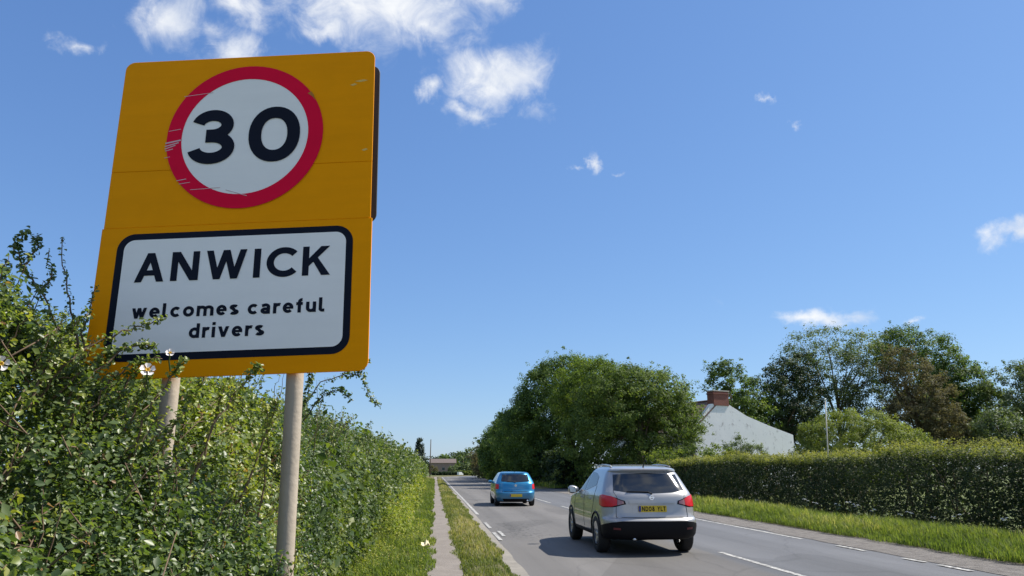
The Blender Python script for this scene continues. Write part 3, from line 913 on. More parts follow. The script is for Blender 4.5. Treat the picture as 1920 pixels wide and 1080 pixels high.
def near_hedge():
    root = empty('hawthorn_hedge', (-1.6, 2.2, 0), 'near overgrown hawthorn and bramble hedge swallowing the foot of the village sign', 'hedge')
    root_m = Matrix.Translation((-1.6, 2.2, 0)).inverted()
    parts = [hedge_layer(24000, .9, 2.75, 7, .0150, .055, .07, 4, .15),
             hedge_layer(19000, 2.75, 5.2, 6, .0190, .062, .085, 4, .18),
             hedge_layer(15000, .9, 5.2, 6, .024, .11, .26, 2, .13)]
    n = 9000
    P = np.stack([rng.uniform(-2.9, -1.5, n), rng.uniform(1.2, 5.2, n), rng.uniform(.5, 1.78, n)], 1)
    fill = shoots(P, np.tile([.5, -.5, .4], (n, 1)), 5, .036, .12, np.clip(.3 + rng.normal(size=n) * .15, 0, 1), detail=2)
    parts[2] = merge([parts[2], fill])
    mb = MB()
    # sprays that stick out of the mass
    for path, n, sz, t in (([(-1.25, 2.72, 1.9), (-1.32, 2.7, 1.99), (-1.39, 2.7, 2.11), (-1.47, 2.7, 2.19), (-1.50, 2.7, 2.27), (-1.47, 2.7, 2.33)], 190, .024, .35),
                           ([(-1.46, 2.7, 2.18), (-1.42, 2.69, 2.26), (-1.43, 2.69, 2.31)], 70, .022, .35),
                           ([(-1.39, 2.7, 2.11), (-1.36, 2.7, 2.16), (-1.385, 2.7, 2.25)], 50, .02, .4),
                           ([(-1.50, 2.72, 2.0), (-1.52, 2.72, 2.12), (-1.53, 2.71, 2.22)], 90, .026, .4),
                           ([(-1.22, 2.65, 1.9), (-1.25, 2.65, 2.0), (-1.28, 2.65, 2.12), (-1.325, 2.65, 2.29)], 70, .018, .4),
                           ([(-1.19, 2.62, 1.85), (-1.18, 2.6, 1.99), (-1.165, 2.6, 2.10)], 40, .018, .5),
                           ([(-1.15, 2.3, 1.68), (-1.09, 2.3, 1.8), (-1.03, 2.35, 1.87), (-.96, 2.4, 1.92), (-.92, 2.42, 1.95), (-.87, 2.42, 1.965)], 120, .021, .6),
                           ([(-1.08, 2.3, 1.66), (-1.04, 2.3, 1.74), (-.96, 2.35, 1.85), (-.91, 2.4, 1.88), (-.88, 2.42, 1.87)], 130, .022, .5),
                           ([(-1.12, 2.2, 1.66), (-1.1, 2.25, 1.80), (-1.08, 2.3, 1.88)], 90, .024, .6),
                           ([(-.98, 2.3, 1.6), (-.93, 2.32, 1.72), (-.90, 2.36, 1.80)], 90, .022, .5),
                           ([(-.88, 2.3, 1.52), (-.84, 2.3, 1.66), (-.79, 2.35, 1.79), (-.77, 2.35, 1.83)], 100, .021, .65),
                           ([(-.70, 2.3, 1.45), (-.64, 2.33, 1.66), (-.58, 2.4, 1.79), (-.55, 2.4, 1.82)], 110, .023, .7),
                           ([(-.80, 2.28, 1.45), (-.77, 2.3, 1.6), (-.72, 2.35, 1.74)], 110, .024, .6),
                           ([(-1.0, 2.2, 1.5), (-1.0, 2.2, 1.66), (-.98, 2.22, 1.76)], 110, .026, .5),
                           ([(-.62, 2.85, 1.3), (-.60, 2.85, 1.55), (-.62, 2.85, 1.74)], 110, .026, .7),
                           ([(-.95, 2.9, 1.5), (-.92, 2.9, 1.7), (-.86, 2.9, 1.86)], 120, .026, .55),
                           ([(-.85, 4.4, 1.6), (-.78, 4.4, 1.79), (-.67, 4.4, 1.99), (-.52, 4.4, 2.04), (-.43, 4.4, 2.03), (-.385, 4.4, 1.91), (-.325, 4.4, 1.855)], 150, .030, .4),
                           ([(-.75, 4.4, 1.77), (-.64, 4.4, 1.92), (-.55, 4.4, 1.95), (-.50, 4.4, 1.9)], 110, .030, .4),
                           ([(-.55, 4.4, 2.04), (-.44, 4.4, 2.06), (-.40, 4.4, 2.13)], 40, .026, .45),
                           ([(-.82, 4.3, 1.7), (-.72, 4.3, 1.9), (-.70, 4.3, 2.06)], 120, .030, .45),
                           ([(-.98, 2.3, 1.45), (-.955, 2.32, 1.56), (-.95, 2.34, 1.66)], 130, .021, .4),
                           ([(-.90, 2.3, 1.45), (-.90, 2.32, 1.54), (-.93, 2.34, 1.62)], 120, .021, .45),
                           ([(-1.03, 2.3, 1.55), (-1.0, 2.32, 1.66), (-.99, 2.34, 1.74)], 130, .021, .4),
                           ([(-1.18, 2.3, 1.75), (-1.12, 2.32, 1.88), (-1.06, 2.36, 1.97)], 110, .021, .55),
                           ([(-1.1, 2.3, 1.7), (-1.03, 2.33, 1.80), (-.98, 2.36, 1.86)], 120, .021, .5),
                           ([(-1.0, 2.3, 1.65), (-.96, 2.32, 1.76), (-.90, 2.35, 1.82), (-.84, 2.36, 1.83)], 120, .020, .6),
                           ([(-.9, 2.3, 1.6), (-.87, 2.32, 1.70), (-.86, 2.34, 1.78)], 110, .020, .6),
                           ([(-.72, 2.4, 1.5), (-.68, 2.42, 1.66), (-.66, 2.44, 1.77)], 120, .021, .7),
                           ([(-.58, 2.4, 1.4), (-.52, 2.42, 1.62), (-.49, 2.42, 1.72)], 110, .021, .75),
                           ([(-1.0, 2.28, 1.5), (-.95, 2.3, 1.6), (-.93, 2.32, 1.70)], 110, .021, .35),
                           ([(-.46, 2.28, .95), (-.475, 2.28, 1.12), (-.485, 2.28, 1.26)], 150, .024, .4),
                           ([(-.43, 2.26, .95), (-.44, 2.26, 1.10), (-.445, 2.27, 1.23)], 140, .024, .35),
                           ([(-.51, 2.3, .95), (-.515, 2.3, 1.15), (-.52, 2.3, 1.29)], 140, .024, .5),
                           ([(-.48, 2.2, .95), (-.485, 2.2, 1.10), (-.47, 2.2, 1.21)], 150, .024, .3),
                           ([(-.50, 2.33, 1.0), (-.49, 2.33, 1.15), (-.465, 2.34, 1.24)], 130, .022, .55),
                           ([(-.42, 2.2, 1.0), (-.40, 2.22, 1.15), (-.42, 2.25, 1.26)], 100, .028, .3),
                           ([(-.33, 2.1, .9), (-.34, 2.1, 1.08), (-.32, 2.12, 1.18)], 100, .028, .3),
                           ([(-.6, 2.2, 1.1), (-.63, 2.2, 1.25), (-.66, 2.2, 1.35)], 100, .028, .35)):
        q = [(x + 1.6, y - 2.2, z) for x, y, z in path]
        sprig(mb, q, .0042, int(n * 1.5), sz * .74, parts, t)
        parts[-1] = parts[-1]
    sprig_parts = parts[3:]
    base = merge(parts[:3]); base = (base[0] - np.array([1.6 * -1, 2.2, 0]), base[1], base[2])
    # short random spikes of new growth all over the skin
    P, Nn, nz = hedge_points(420, 1.0, 5.0, 1.5, 7.0, .13)
    for p, n_ in zip(P, Nn):
        p = p + np.array([1.6, -2.2, 0])
        L = rng.uniform(.06, .17)
        d = unit(n_ * .6 + np.array([.1, -.05, .8]) + rng.normal(size=3) * .4)
        sprig(mb, [p - n_ * .06, p + d * L * .6, p + d * L + np.array([0, 0, .01])], .0022, 20, rng.uniform(.012, .018), sprig_parts, rng.uniform(.35, .9))
    V, T, Q = merge([base] + sprig_parts)
    tri_mesh('foliage', V, T, M['hedge_leaf'], root, Q, 'stuff')
    # bare twigs threading through the outer leaves
    P, Nn, nz = hedge_points(330, 1.0, 5.0, 1.0, 6.8, .13)
    for p, n_ in zip(P, Nn):
        p = p + np.array([1.6, -2.2, 0]) - n_ * rng.uniform(.0, .06)
        d = unit(np.cross(n_, rng.normal(size=3)) + np.array([0, 0, .5]))
        L = rng.uniform(.10, .34)
        mb.tube([p - d * L * .5, p + n_ * .012 + rng.normal(size=3) * .01, p + d * L * .5 + n_ * .02], [rng.uniform(.002, .0045), .0025, .0012], 4)
    # stems inside
    for i in range(150):
        x, y = rng.uniform(-1.9, -.8), rng.uniform(1.2, 5.0)
        p = np.array([x + 1.6, y - 2.2, 0.])
        top = rng.uniform(.75, 1.0) * (1 if x > -1.0 else 1.35)
        a = rng.normal(size=2) * .18
        mb.tube([tuple(p), tuple(p + np.array([a[0] * .5, a[1] * .5, top * .5])), tuple(p + np.array([a[0] * 1.3 - .1, a[1] * 1.3, top]))], [.013, .010, .004], 5)
    mb.build('stems', M['twig'], root, smooth=True)['kind'] = 'stuff'
    return root


near_hedge()


def far_hedge():
    root = empty('roadside_hedge', (-2.0, 20, 0), 'tall leafy hedge running beside the footpath beyond the village sign', 'hedge')
    off = np.array([2.0, -20, 0])
    parts = [hedge_layer(15000, 5.2, 9.5, 6, .029, .09, .10, 2, .2),
             hedge_layer(14000, 9.5, 18, 6, .044, .13, .13, 2, .26),
             hedge_layer(9000, 18, 45, 6, .085, .22, .16, 2, .32),
             hedge_layer(4500, 45, 130, 6, .16, .35, .2, 2, .4),
             hedge_layer(2500, 5.2, 18, 6, .08, .2, .3, 2, .2)]
    mb = MB()
    for i in range(230):
        y = 5.2 * (60 / 5.2) ** rng.random()
        P, Nn, nz = hedge_points(1, y, y + .05, 3.2, 6.8, .26)
        if len(P) == 0: continue
        p = P[0] + off
        d = unit(Nn[0] * .3 + np.array([.05, 0, 1.0]) + rng.normal(size=3) * .22)
        L = rng.uniform(.15, .42) * (1 if y < 20 else 1.4)
        sz = max(.028, y * .0038)
        sprig(mb, [p - d * .1, p + d * L * .5, p + d * L], .004, 14, sz, parts, rng.uniform(.3, .8))
    for i in range(90):
        y = rng.uniform(5, 40); x = rng.uniform(-2.4, -1.6)
        p = np.array([x, y, 0]) + off
        a = rng.normal(size=2) * .10
        mb.tube([tuple(p), tuple(p + np.array([a[0] * .5, a[1] * .5, .8])), tuple(p + np.array([a[0], a[1], 1.7]))], [.03, .02, .008], 5)
    parts = [(v + off if i < 5 else v, t, q) for i, (v, t, q) in enumerate(parts)]
    V, T, Q = merge(parts)
    tri_mesh('foliage', V, T, M['hedge_far'], root, Q, 'stuff')
    mb.build('stems', M['twig'], root, smooth=True)['kind'] = 'stuff'


far_hedge()


# yellow-green weeds along the hedge foot
def weeds():
    n = 4200
    y = 15 * (60 / 15) ** rng.random(n)
    x = -1.15 + .55 * rng.random(n) ** 1.4 * (.6 + .8 * vnoise(np.stack([y * .4, y * 0, y * 0], 1), 1, 8)) - .0035 * y
    h = (.15 + .75 * rng.random(n)) * np.clip((-.45 - x) / .6, .15, 1.1) * (.5 + vnoise(np.stack([x * 2, y * .6, y * 0], 1), 1, 9))
    P = np.stack([x, y, .1 + h], 1)
    N = np.tile([.5, -.3, .8], (n, 1))
    v, t, q = shoots(P, N, 6, np.maximum(.035, y * .0030), .12, np.clip(.3 + .6 * rng.random(n), 0, 1), detail=2)
    n = 5200
    y = 7.5 * (22 / 7.5) ** rng.random(n); x = rng.uniform(-1.35, -.12, n)
    keep = rng.random(n) < np.clip((vnoise(np.stack([x * 2, y, y * 0], 1), 1, 19) - .3) * 2.2, .1, 1)
    x, y = x[keep], y[keep]; n = len(x)
    P = np.stack([x, y, .10 + .10 * rng.random(n) * np.clip(-x, .2, 1.2)], 1)
    v2, t2, q2 = shoots(P, np.tile([.1, -.2, 1.], (n, 1)), 6, np.maximum(.022, y * .0020), .07, np.clip(.35 + .65 * rng.random(n), 0, 1), detail=2)
    v, t, q = merge([(v, t, q), (v2, t2, q2)])
    o = tri_mesh('weeds', v, t, M['weed'], None, q)
    tag(o, 'bright yellow-green weeds growing along the hedge foot', 'weeds', kind='stuff')


weeds()


# dog roses
M['petal'] = simple('rose_petal', (.80, .74, .70), .6, var=.06)
M['stamen'] = simple('rose_stamens', (.70, .45, .05), .7, var=.2)
M['green_stem'] = simple('green_stem', (.07, .11, .03), .6, var=.2)


def dog_rose(loc, rad, label, face, openness=.35):
    root = empty('dog_rose', loc, label, 'wild rose', 'dog roses in the near hedge')
    q = Vector(face).normalized().to_track_quat('Z', 'Y')
    for k in range(5):
        a = 2 * math.pi * k / 5 + .3
        mb = MB()
        v = []
        for (r, w, h) in ((.08, .10, 0), (.45, .42, .10), (.85, .62, openness * .8), (1.0, .34, openness)):
            for sgn in (-1, 0, 1):
                ang = a + sgn * w * .85
                v.append(q @ Vector((math.cos(ang) * r * rad * (1 - .06 * (sgn == 0) * (r == 1.0)), math.sin(ang) * r * rad, (h - .1 * (sgn == 0)) * rad)))
        f = []
        for i in range(3):
            for j in range(2):
                f.append((i * 3 + j, i * 3 + j + 1, i * 3 + j + 4, i * 3 + j + 3))
        mb.add(v, f)
        mb.build('petal', M['petal'], root, smooth=True)
    mb = MB()
    for i in range(12):
        a = 2 * math.pi * i / 12
        mb.tube([q @ Vector((0, 0, 0)), q @ Vector((math.cos(a) * rad * .28, math.sin(a) * rad * .28, rad * .3))], [rad * .03, rad * .06], 4)
    mb.build('stamens', M['stamen'], root)
    mb = MB(); mb.tube([(0, 0, 0), (-.008, .02, -.02), (-.015, .06, -.045)], [.0022, .0022, .0026], 5)
    mb.build('stem', M['green_stem'], root)


dog_rose((-1.125, 2.05, 1.765), .021, 'pale dog rose with a yellow centre at the far left of the hedge', (.45, -.95, .25))
dog_rose((-.815, 2.2, 1.772), .021, 'white dog rose facing up in front of the sign bottom edge', (.35, -.85, .45))
dog_rose((-.765, 2.22, 1.825), .013, 'small white dog rose against the black border of the name plate', (.2, -.85, .5))


# clipped hedge on the right
def clipped_hedge():
    root = empty('clipped_hedge', (13.6, 27, 0), 'long clipped hedge with shaded dark face and yellow-green top shoots beyond the road', 'hedge')
    off = np.array([13.6, 27, 0])
    X0, X1, Y0, Y1 = 12.75, 14.4, 9.0, 43.0
    parts = []

    def topz(y): return 1.78 + .10 * (vnoise(np.stack([y * 1.1, y * 0, y * 0], 1), 1, 32) - .5) + .10 * (vnoise(np.stack([y * .35, y * 0, y * 0], 1), 1, 31) - .5) * 2
    # road face
    n = 20000
    y = Y0 * (Y1 / Y0) ** rng.random(n)
    z = rng.random(n) * 1.75 + .05
    P = np.stack([np.full(n, X0), y, z], 1)
    nz = vnoise(P, 1.6, 41) * .6 + vnoise(P, 4.5, 42) * .4
    P[:, 0] += -(vnoise(P, .55, 43) - .5) * .5 - (nz - .5) * .6 + rng.exponential(.14, n) + .12 * (z > 1.5) - .10 * np.sin(np.pi * z / 1.8)
    N = np.tile([-1.0, -.1, .25], (n, 1))
    parts.append(shoots(P, N, 5, .055 * np.maximum(.7, y / 26), .14, np.clip(.25 + (nz - .5) * 1.1 + rng.normal(size=n) * .14, 0, 1), detail=2))
    n = 9000
    y = Y0 * (Y1 / Y0) ** rng.random(n)
    P = np.stack([X0 + .25 + .5 * rng.random(n), y, rng.random(n) * 1.8], 1)
    parts.append(shoots(P, np.tile([-1., 0, .2], (n, 1)), 5, .085, .16, np.clip(.25 + rng.normal(size=n) * .15, 0, 1), detail=2))
    # end faces and top and back
    n = 7000
    y = rng.uniform(Y0, Y1, n); x = rng.uniform(X0 + .05, X1, n)
    P = np.stack([x, y, topz(y) + rng.normal(size=n) * .05], 1)
    parts.append(shoots(P, np.tile([0, 0, 1.], (n, 1)), 5, .07, .14, np.clip(.5 + rng.normal(size=n) * .2, 0, 1), detail=2))
    n = 1500
    for yy, s in ((Y0, -1.), (Y1, 1.)):
        P = np.stack([rng.uniform(X0, X1, n), yy + rng.normal(size=n) * .08, rng.uniform(.05, 1.8, n)], 1)
        parts.append(shoots(P, np.tile([0, s, .2], (n, 1)), 5, .07, .14, np.clip(.4 + rng.normal(size=n) * .2, 0, 1), detail=2))
    n = 3000
    P = np.stack([X1 + rng.normal(size=n) * .08, rng.uniform(Y0, Y1, n), rng.uniform(.05, 1.8, n)], 1)
    parts.append(shoots(P, np.tile([1., 0, .2], (n, 1)), 5, .09, .14, np.clip(.4 + rng.normal(size=n) * .2, 0, 1), detail=2))
    v, t, q = merge(parts)
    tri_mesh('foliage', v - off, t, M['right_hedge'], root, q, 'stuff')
    # new shoots on top
    n = 4200
    y = Y0 * (Y1 / Y0) ** rng.random(n); x = X0 - .08 + rng.random(n) ** 1.5 * (X1 - X0)
    g_ = vnoise(np.stack([x, y, y * 0], 1), 1.4, 51)
    parts = []
    for k in range(3):
        P = np.stack([x, y, topz(y) - .02 + (.04 + .14 * g_) * k * (.7 + .6 * rng.random(n))], 1) + rng.normal(size=(n, 3)) * .02
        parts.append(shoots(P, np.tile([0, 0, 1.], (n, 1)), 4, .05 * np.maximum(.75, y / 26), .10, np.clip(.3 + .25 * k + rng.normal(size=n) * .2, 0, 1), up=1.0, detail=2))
    v, t, q = merge(parts)
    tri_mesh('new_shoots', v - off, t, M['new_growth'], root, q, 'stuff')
    mb = MB()
    for i in range(90):
        yy = rng.uniform(Y0, Y1); xx = rng.uniform(X0 + .35, X1 - .3)
        p = np.array([xx, yy, 0]) - off
        a = rng.normal(size=2) * .3
        mb.tube([tuple(p), tuple(p + np.array([a[0] * .4, a[1] * .4, .7])), tuple(p + np.array([a[0], a[1], 1.6]))], [.035, .025, .01], 5)
    mb.build('stems', M['twig'], root, smooth=True)['kind'] = 'stuff'


clipped_hedge()


# ------------------------------------------------------------------ trees
def clump_leaves(C, rc, per, size, tint, flat=.75, outc=None):
    """leaves round clump centres C; normals look outwards and up"""
    n = len(C)
    d = unit(rng.normal(size=(n, per, 3)))
    rr = rng.random((n, per, 1)) ** .45
    P = C[:, None] + d * rr * (rc if np.ndim(rc) == 0 else np.asarray(rc)[:, None, None]) * np.array([1, 1, flat])
    N = d * .8 + np.array([.1, -.05, .55]) + rng.normal(size=(n, per, 3)) * .5
    if outc is not None:
        N = N + outc[:, None] * .6
    t = np.clip(tint[:, None] + (rng.random((n, per)) - .5) * .4, 0, 1)
    s = size * (.6 + .8 * rng.random(n * per))
    return leaves(P.reshape(-1, 3), N.reshape(-1, 3), s, t.ravel(), .72, .3, 2)


def tree(name, label, cat, base, blobs, trunk_r, mat, nclump=260, per=34, rc=.7, size=.26, shell=.75, limbs=9, group=None, trunk_top=None, dense_low=False, bark='bark', spikes=0):
    root = empty(name, (base[0], base[1], 0), label, cat, group)
    off = np.array([base[0], base[1], 0.])
    B = np.array(blobs, float)
    vol = (B[:, 3] * B[:, 4] * B[:, 5]) ** (2 / 3)
    per = int(per * 2.3); size = size * .66
    k = rng.choice(len(B), nclump, p=vol / vol.sum())
    d = unit(rng.normal(size=(nclump, 3)))
    rad = np.where(rng.random(nclump) < shell, .86 + .16 * rng.random(nclump), rng.random(nclump) ** .5 * .85)[:, None]
    lum = (vnoise(d * 2.2 + B[k, :3] * .3, 1, 61) - .5)[:, None] * .22
    C = B[k, :3] + d * B[k, 3:] * (rad + lum)
    C = C[C[:, 2] > (.25 if dense_low else .8)]
    out = unit(C - B[:, :3].mean(0))
    tint = np.clip(.45 + rng.normal(size=len(C)) * .17, .05, .95)
    V, T, Q = clump_leaves(C - off, rc * (.6 + .7 * rng.random(len(C))), per, size, tint, .75, out)
    parts = [(V, T, Q)]
    if spikes:
        # loose outer sprays that break the outline
        ii = rng.choice(len(C), min(spikes, len(C)), replace=False)
        P2 = C[ii] + out[ii] * rc * (.9 + .7 * rng.random((len(ii), 1))) - off
        parts.append(clump_leaves(P2, rc * .35, max(6, per // 4), size * .9, np.clip(tint[ii] + .1, 0, 1), .9, out[ii]))
    V, T, Q = merge(parts)
    tri_mesh('crown', V, T, mat, root, Q)
    mb = MB()
    cz = B[:, 2].mean()
    top = trunk_top or cz
    lean = rng.normal(size=2) * .15
    tp = [(0, 0, -.1), (lean[0] * .4, lean[1] * .4, top * .35), (lean[0], lean[1], top * .7), (lean[0] * 1.6, lean[1] * 1.4, top)]
    mb.tube(tp, [trunk_r * 1.25, trunk_r, trunk_r * .75, trunk_r * .35], 10)
    sel = rng.choice(len(C), min(limbs, len(C)), replace=False)
    for s in sel:
        e = (C[s] - off) * np.array([.93, .93, .95])
        h0 = top * rng.uniform(.3, .75)
        p0 = np.array([lean[0] * h0 / top, lean[1] * h0 / top, h0])
        m1 = p0 * .55 + e * .45 + np.array([0, 0, .12 * np.linalg.norm(e - p0)]) + rng.normal(size=3) * .15
        mb.tube([tuple(p0), tuple(m1), tuple(e)], [trunk_r * .45, trunk_r * .28, trunk_r * .08], 6)
        for j in range(2):
            e2 = e + np.clip(rng.normal(size=3), -1, 1) * rc * .7 - np.array([0, 0, rc * .3])
            mb.tube([tuple(m1), tuple((m1 + e2) / 2 + rng.normal(size=3) * .1), tuple(e2)], [trunk_r * .2, trunk_r * .12, trunk_r * .04], 5)
    mb.build('trunk', M[bark], root, smooth=True)
    return root


# row beside the road, nearest first
tree('ash_tree', 'broad round tree nearest the side road, its branches touching the white gable', 'tree', (15.6, 57.5),
     [(15.4, 57.4, 5.1, 4.7, 4.0, 3.9), (17.9, 58.5, 4.6, 3.0, 2.9, 3.0), (12.9, 58, 3.4, 3.2, 3.0, 3.1), (17.3, 60, 7.0, 3.4, 3.2, 2.6), (14.4, 58, 6.9, 3.4, 3.2, 2.6), (13.8, 62, 7.4, 3.4, 3.2, 3.0), (13.0, 64, 7.8, 3.2, 3.2, 3.0)],
     .26, M['tree_mid'], 1350, 32, .60, .23, .9, 14, dense_low=True, spikes=220)
tree('sycamore_tree', 'tallest dark green dome of the roadside trees behind the blue car', 'tree', (13.6, 76),
     [(13.9, 76, 7.4, 6.0, 5.0, 5.1), (14.9, 78, 10.0, 4.6, 4.4, 3.3), (10.3, 75, 5.0, 3.4, 3.6, 4.2), (17.5, 77, 7.0, 4.0, 4, 4.2), (11.5, 77, 8.6, 3.4, 3.6, 3.2), (9.0, 77, 4.6, 2.7, 3.4, 3.8)],
       .4, M['tree_green'], 1250, 32, .74, .27, .9, 16, dense_low=True, spikes=200)
tree('roadside_tree', 'middle-sized tree leaning over the road left of the tallest dome', 'tree', (9.6, 100),
     [(9.3, 100, 4.4, 3.4, 4.0, 3.1), (10.5, 104, 6.0, 3.4, 4.0, 2.6), (8.0, 97, 3.0, 1.9, 3.0, 2.4), (10.0, 92, 5.2, 3.2, 4.0, 3.6), (8.8, 112, 3.2, 2.4, 5, 3.0)],
     .25, M['tree_green'], 800, 30, .75, .32, .9, 8, dense_low=True, spikes=80)
tree('roadside_thorn', 'low brownish thorn tree ending the roadside row beside the distant bend', 'tree', (9.2, 133),
     [(8.9, 133, 3.0, 2.5, 6.0, 2.6), (9.9, 122, 3.2, 2.5, 5.0, 2.8), (9.2, 144, 2.6, 2.0, 5.0, 2.1)],
     .2, M['tree_brown'], 260, 34, .9, .4, .8, 6, dense_low=True, spikes=50)


def understory():
    root = empty('overgrown_hedge', (11.4, 90, 0), 'dark overgrown hedge below the roadside trees behind the blue car', 'hedge')
    off = np.array([11.4, 90, 0])
    n = 1300
    y = 61 + 90 * rng.random(n) ** 1.3
    x = 10.2 + rng.random(n) ** 1.6 * 3.4 + .6 * (vnoise(np.stack([y * .3, y * 0, y * 0], 1), 1, 71) - .5) + .008 * (60 - y)
    z = rng.random(n) * (1.7 + 1.6 * vnoise(np.stack([y * .25, y * 0, y * 0], 1), 1, 72)) + .15
    C = np.stack([x, y, z], 1)
    v, t, q = clump_leaves(C - off, .5, 36, .27, np.clip(.35 + rng.normal(size=n) * .18, 0, 1))
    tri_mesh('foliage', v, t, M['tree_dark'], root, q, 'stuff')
    mb = MB()
    for i in range(50):
        p = np.array([rng.uniform(11, 13.3), rng.uniform(62, 150), 0]) - off
        a = rng.normal(size=2) * .4
        mb.tube([tuple(p), tuple(p + np.array([a[0] * .4, a[1] * .4, 1.2])), tuple(p + np.array([a[0], a[1], 2.6]))], [.06, .045, .02], 5)
    mb.build('stems', M['bark'], root, smooth=True)['kind'] = 'stuff'


understory()

# trees behind the house and to its right
tree('garden_tree', 'sparse-topped tree standing directly behind the brick chimney', 'tree', (30.5, 75.5),
     [(30.0, 75.2, 9.0, 2.8, 2.8, 3.3), (32.8, 77.5, 8.6, 3.0, 2.8, 3.0), (29.3, 75, 11.2, 1.3, 1.3, 1.6), (31.2, 75, 5.5, 3.6, 3.0, 3.0)],
     .24, M['tree_green'], 230, 34, .7, .32, .75, 12, spikes=90)
tree('dark_tree', 'dark green tree between the gable chimney and the see-through tree', 'tree', (37.5, 78.5),
     [(37.4, 78, 9.2, 3.3, 3, 4.2), (39.6, 80, 9.0, 3.2, 3, 3.6), (38.2, 79, 5.2, 3.6, 3, 3.4), (35.0, 79, 5.4, 2.8, 2.6, 3.4), (40.0, 79, 12, 2.4, 2.4, 2.0)],
     .26, M['tree_dark'], 430, 32, .7, .3, .82, 12, spikes=110)
tree('poplar_tree', 'grey-green tree with bare branches and sky showing through its crown', 'tree', (45.6, 82),
     [(45.2, 82, 15.2, 5.6, 4.5, 2.3), (41.0, 82, 12.2, 2.2, 2.5, 3.2), (50.0, 82, 14.6, 3.0, 3.0, 2.4), (45.5, 83, 7.6, 5.6, 3.5, 3.4), (45.4, 81, 11.6, 5.0, 2.5, 3.0), (49.0, 82, 10.0, 2.4, 2.5, 2.6)],
     .22, M['tree_grey'], 760, 19, .7, .26, .72, 22, spikes=200)
tree('brown_tree', 'brown-leaved conifer-like tree in front of the tallest green crown', 'tree', (50.2, 74),
     [(50.0, 74, 8.6, 3.4, 2.8, 4.6), (48.6, 74, 11.8, 2.2, 2.0, 2.2), (50.6, 73.5, 5.6, 4.2, 3, 3.8), (53.0, 73, 4.4, 2.2, 2, 3.0), (52.0, 74, 8.4, 2.2, 2, 3.0)],
     .3, M['tree_brown'], 520, 32, .62, .27, .8, 12, spikes=180)
tree('lime_tree', 'tallest broad green crown behind the brown tree on the right', 'tree', (58.5, 84),
     [(57.4, 84, 13.2, 5.4, 4.6, 4.9), (60.8, 83, 9.4, 4.4, 4.0, 4.6), (55.5, 84, 15.6, 3.2, 3.0, 2.6), (64.0, 83, 7.6, 3.4, 3.0, 3.8), (58, 84, 7.0, 5, 4, 4), (61.8, 84, 11.4, 3.6, 3.5, 3.9)],
       .45, M['tree_green'], 950, 32, .8, .32, .88, 14, spikes=160)
tree('edge_tree', 'grey-green tree cut by the right edge of the view', 'tree', (65.0, 78.5),
     [(65.0, 78, 9.4, 3.8, 3.4, 4.0), (67.5, 78, 10.5, 3.5, 3.4, 3.6), (63.6, 78, 6.2, 3.2, 3, 3.2), (68, 78, 6, 4, 3, 4)],
     .3, M['tree_grey'], 330, 36, .8, .33, .8, 10, spikes=90)
tree('hazel_bush', 'low olive-green bush between the tallest crown and the right edge tree', 'bush', (57.4, 71.5),
     [(57.0, 71.5, 4.4, 3.2, 2.6, 3.4), (60.5, 72, 4.0, 3.0, 2.6, 3.2), (54.4, 72, 3.4, 2.2, 2.2, 2.6), (64.5, 72, 3.6, 3.0, 2.6, 2.8)],
     .15, M['tree_grey'], 280, 34, .7, .3, .8, 10, dense_low=True, spikes=70)
tree('willow_bush', 'rounded yellow-green willow bush behind the white pole', 'bush', (29.4, 50.5),
     [(29.3, 50.5, 3.0, 4.0, 3.2, 2.7), (31.4, 50.5, 2.6, 3.0, 2.8, 2.2), (26.8, 51, 2.2, 2.0, 2, 1.9)],
     .14, M['willow'], 900, 36, .40, .16, .93, 10, dense_low=True, spikes=120)
tree('garden_shrub', 'small grey-green shrub in front of the white gable wall', 'shrub', (19.9, 48),
     [(19.5, 48, 2.6, .85, .8, 1.05), (20.6, 48, 2.3, .9, .8, .85), (20.0, 48, 1.2, 1.4, 1, 1.1)],
     .05, M['tree_grey'], 190, 26, .28, .13, .8, 14, dense_low=True, spikes=60)
tree('boundary_shrub', 'bushy green shrub between the nearest roadside tree and the clipped hedge end', 'shrub', (16.4, 46.5),
     [(16.2, 46.5, 1.5, 1.9, 1.6, 1.5), (18.2, 47.5, 1.6, 1.6, 1.5, 1.4), (14.6, 48, 1.4, 1.3, 1.4, 1.3)],
     .06, M['tree_lime'], 170, 30, .42, .18, .8, 8, dense_low=True, spikes=40)
tree('box_shrub', 'small rounded garden shrub on the side road corner left of the silver car', 'shrub', (10.35, 61.5),
     [(10.3, 61.5, .75, .75, .8, .75), (10.7, 62.2, .6, .6, .6, .6)], .04, M['willow'], 46, 26, .25, .15, .9, 4, dense_low=True)


# far trees closing the view along the road
def far_tree(name, label, x, y, h, r, mat, cone=False, n=46):
    root = empty(name, (x, y, 0), label, 'tree', 'distant trees past the bend')
    if cone:
        u = rng.random(n); z = h * (.15 + .85 * u); rr = r * (1 - u * .75)
    else:
        u = rng.random(n); z = h * (.25 + .72 * u); rr = r * np.sqrt(np.clip(1 - ((u - .4) / .62) ** 2, .02, 1))
    a = rng.random(n) * 6.283
    C = np.stack([np.cos(a) * rr * .85, np.sin(a) * rr * .85, z], 1)
    v, t, q = clump_leaves(C, r * .34, 22, r * .2, np.clip(.45 + rng.normal(size=n) * .2, 0, 1))
    tri_mesh('crown', v, t, mat, root, q)
    mb = MB(); mb.tube([(0, 0, -.2), (.1, 0, h * .4), (0, .1, h * .85)], [r * .10, r * .07, r * .02], 6)
    mb.build('trunk', M['bark'], root)
    return root


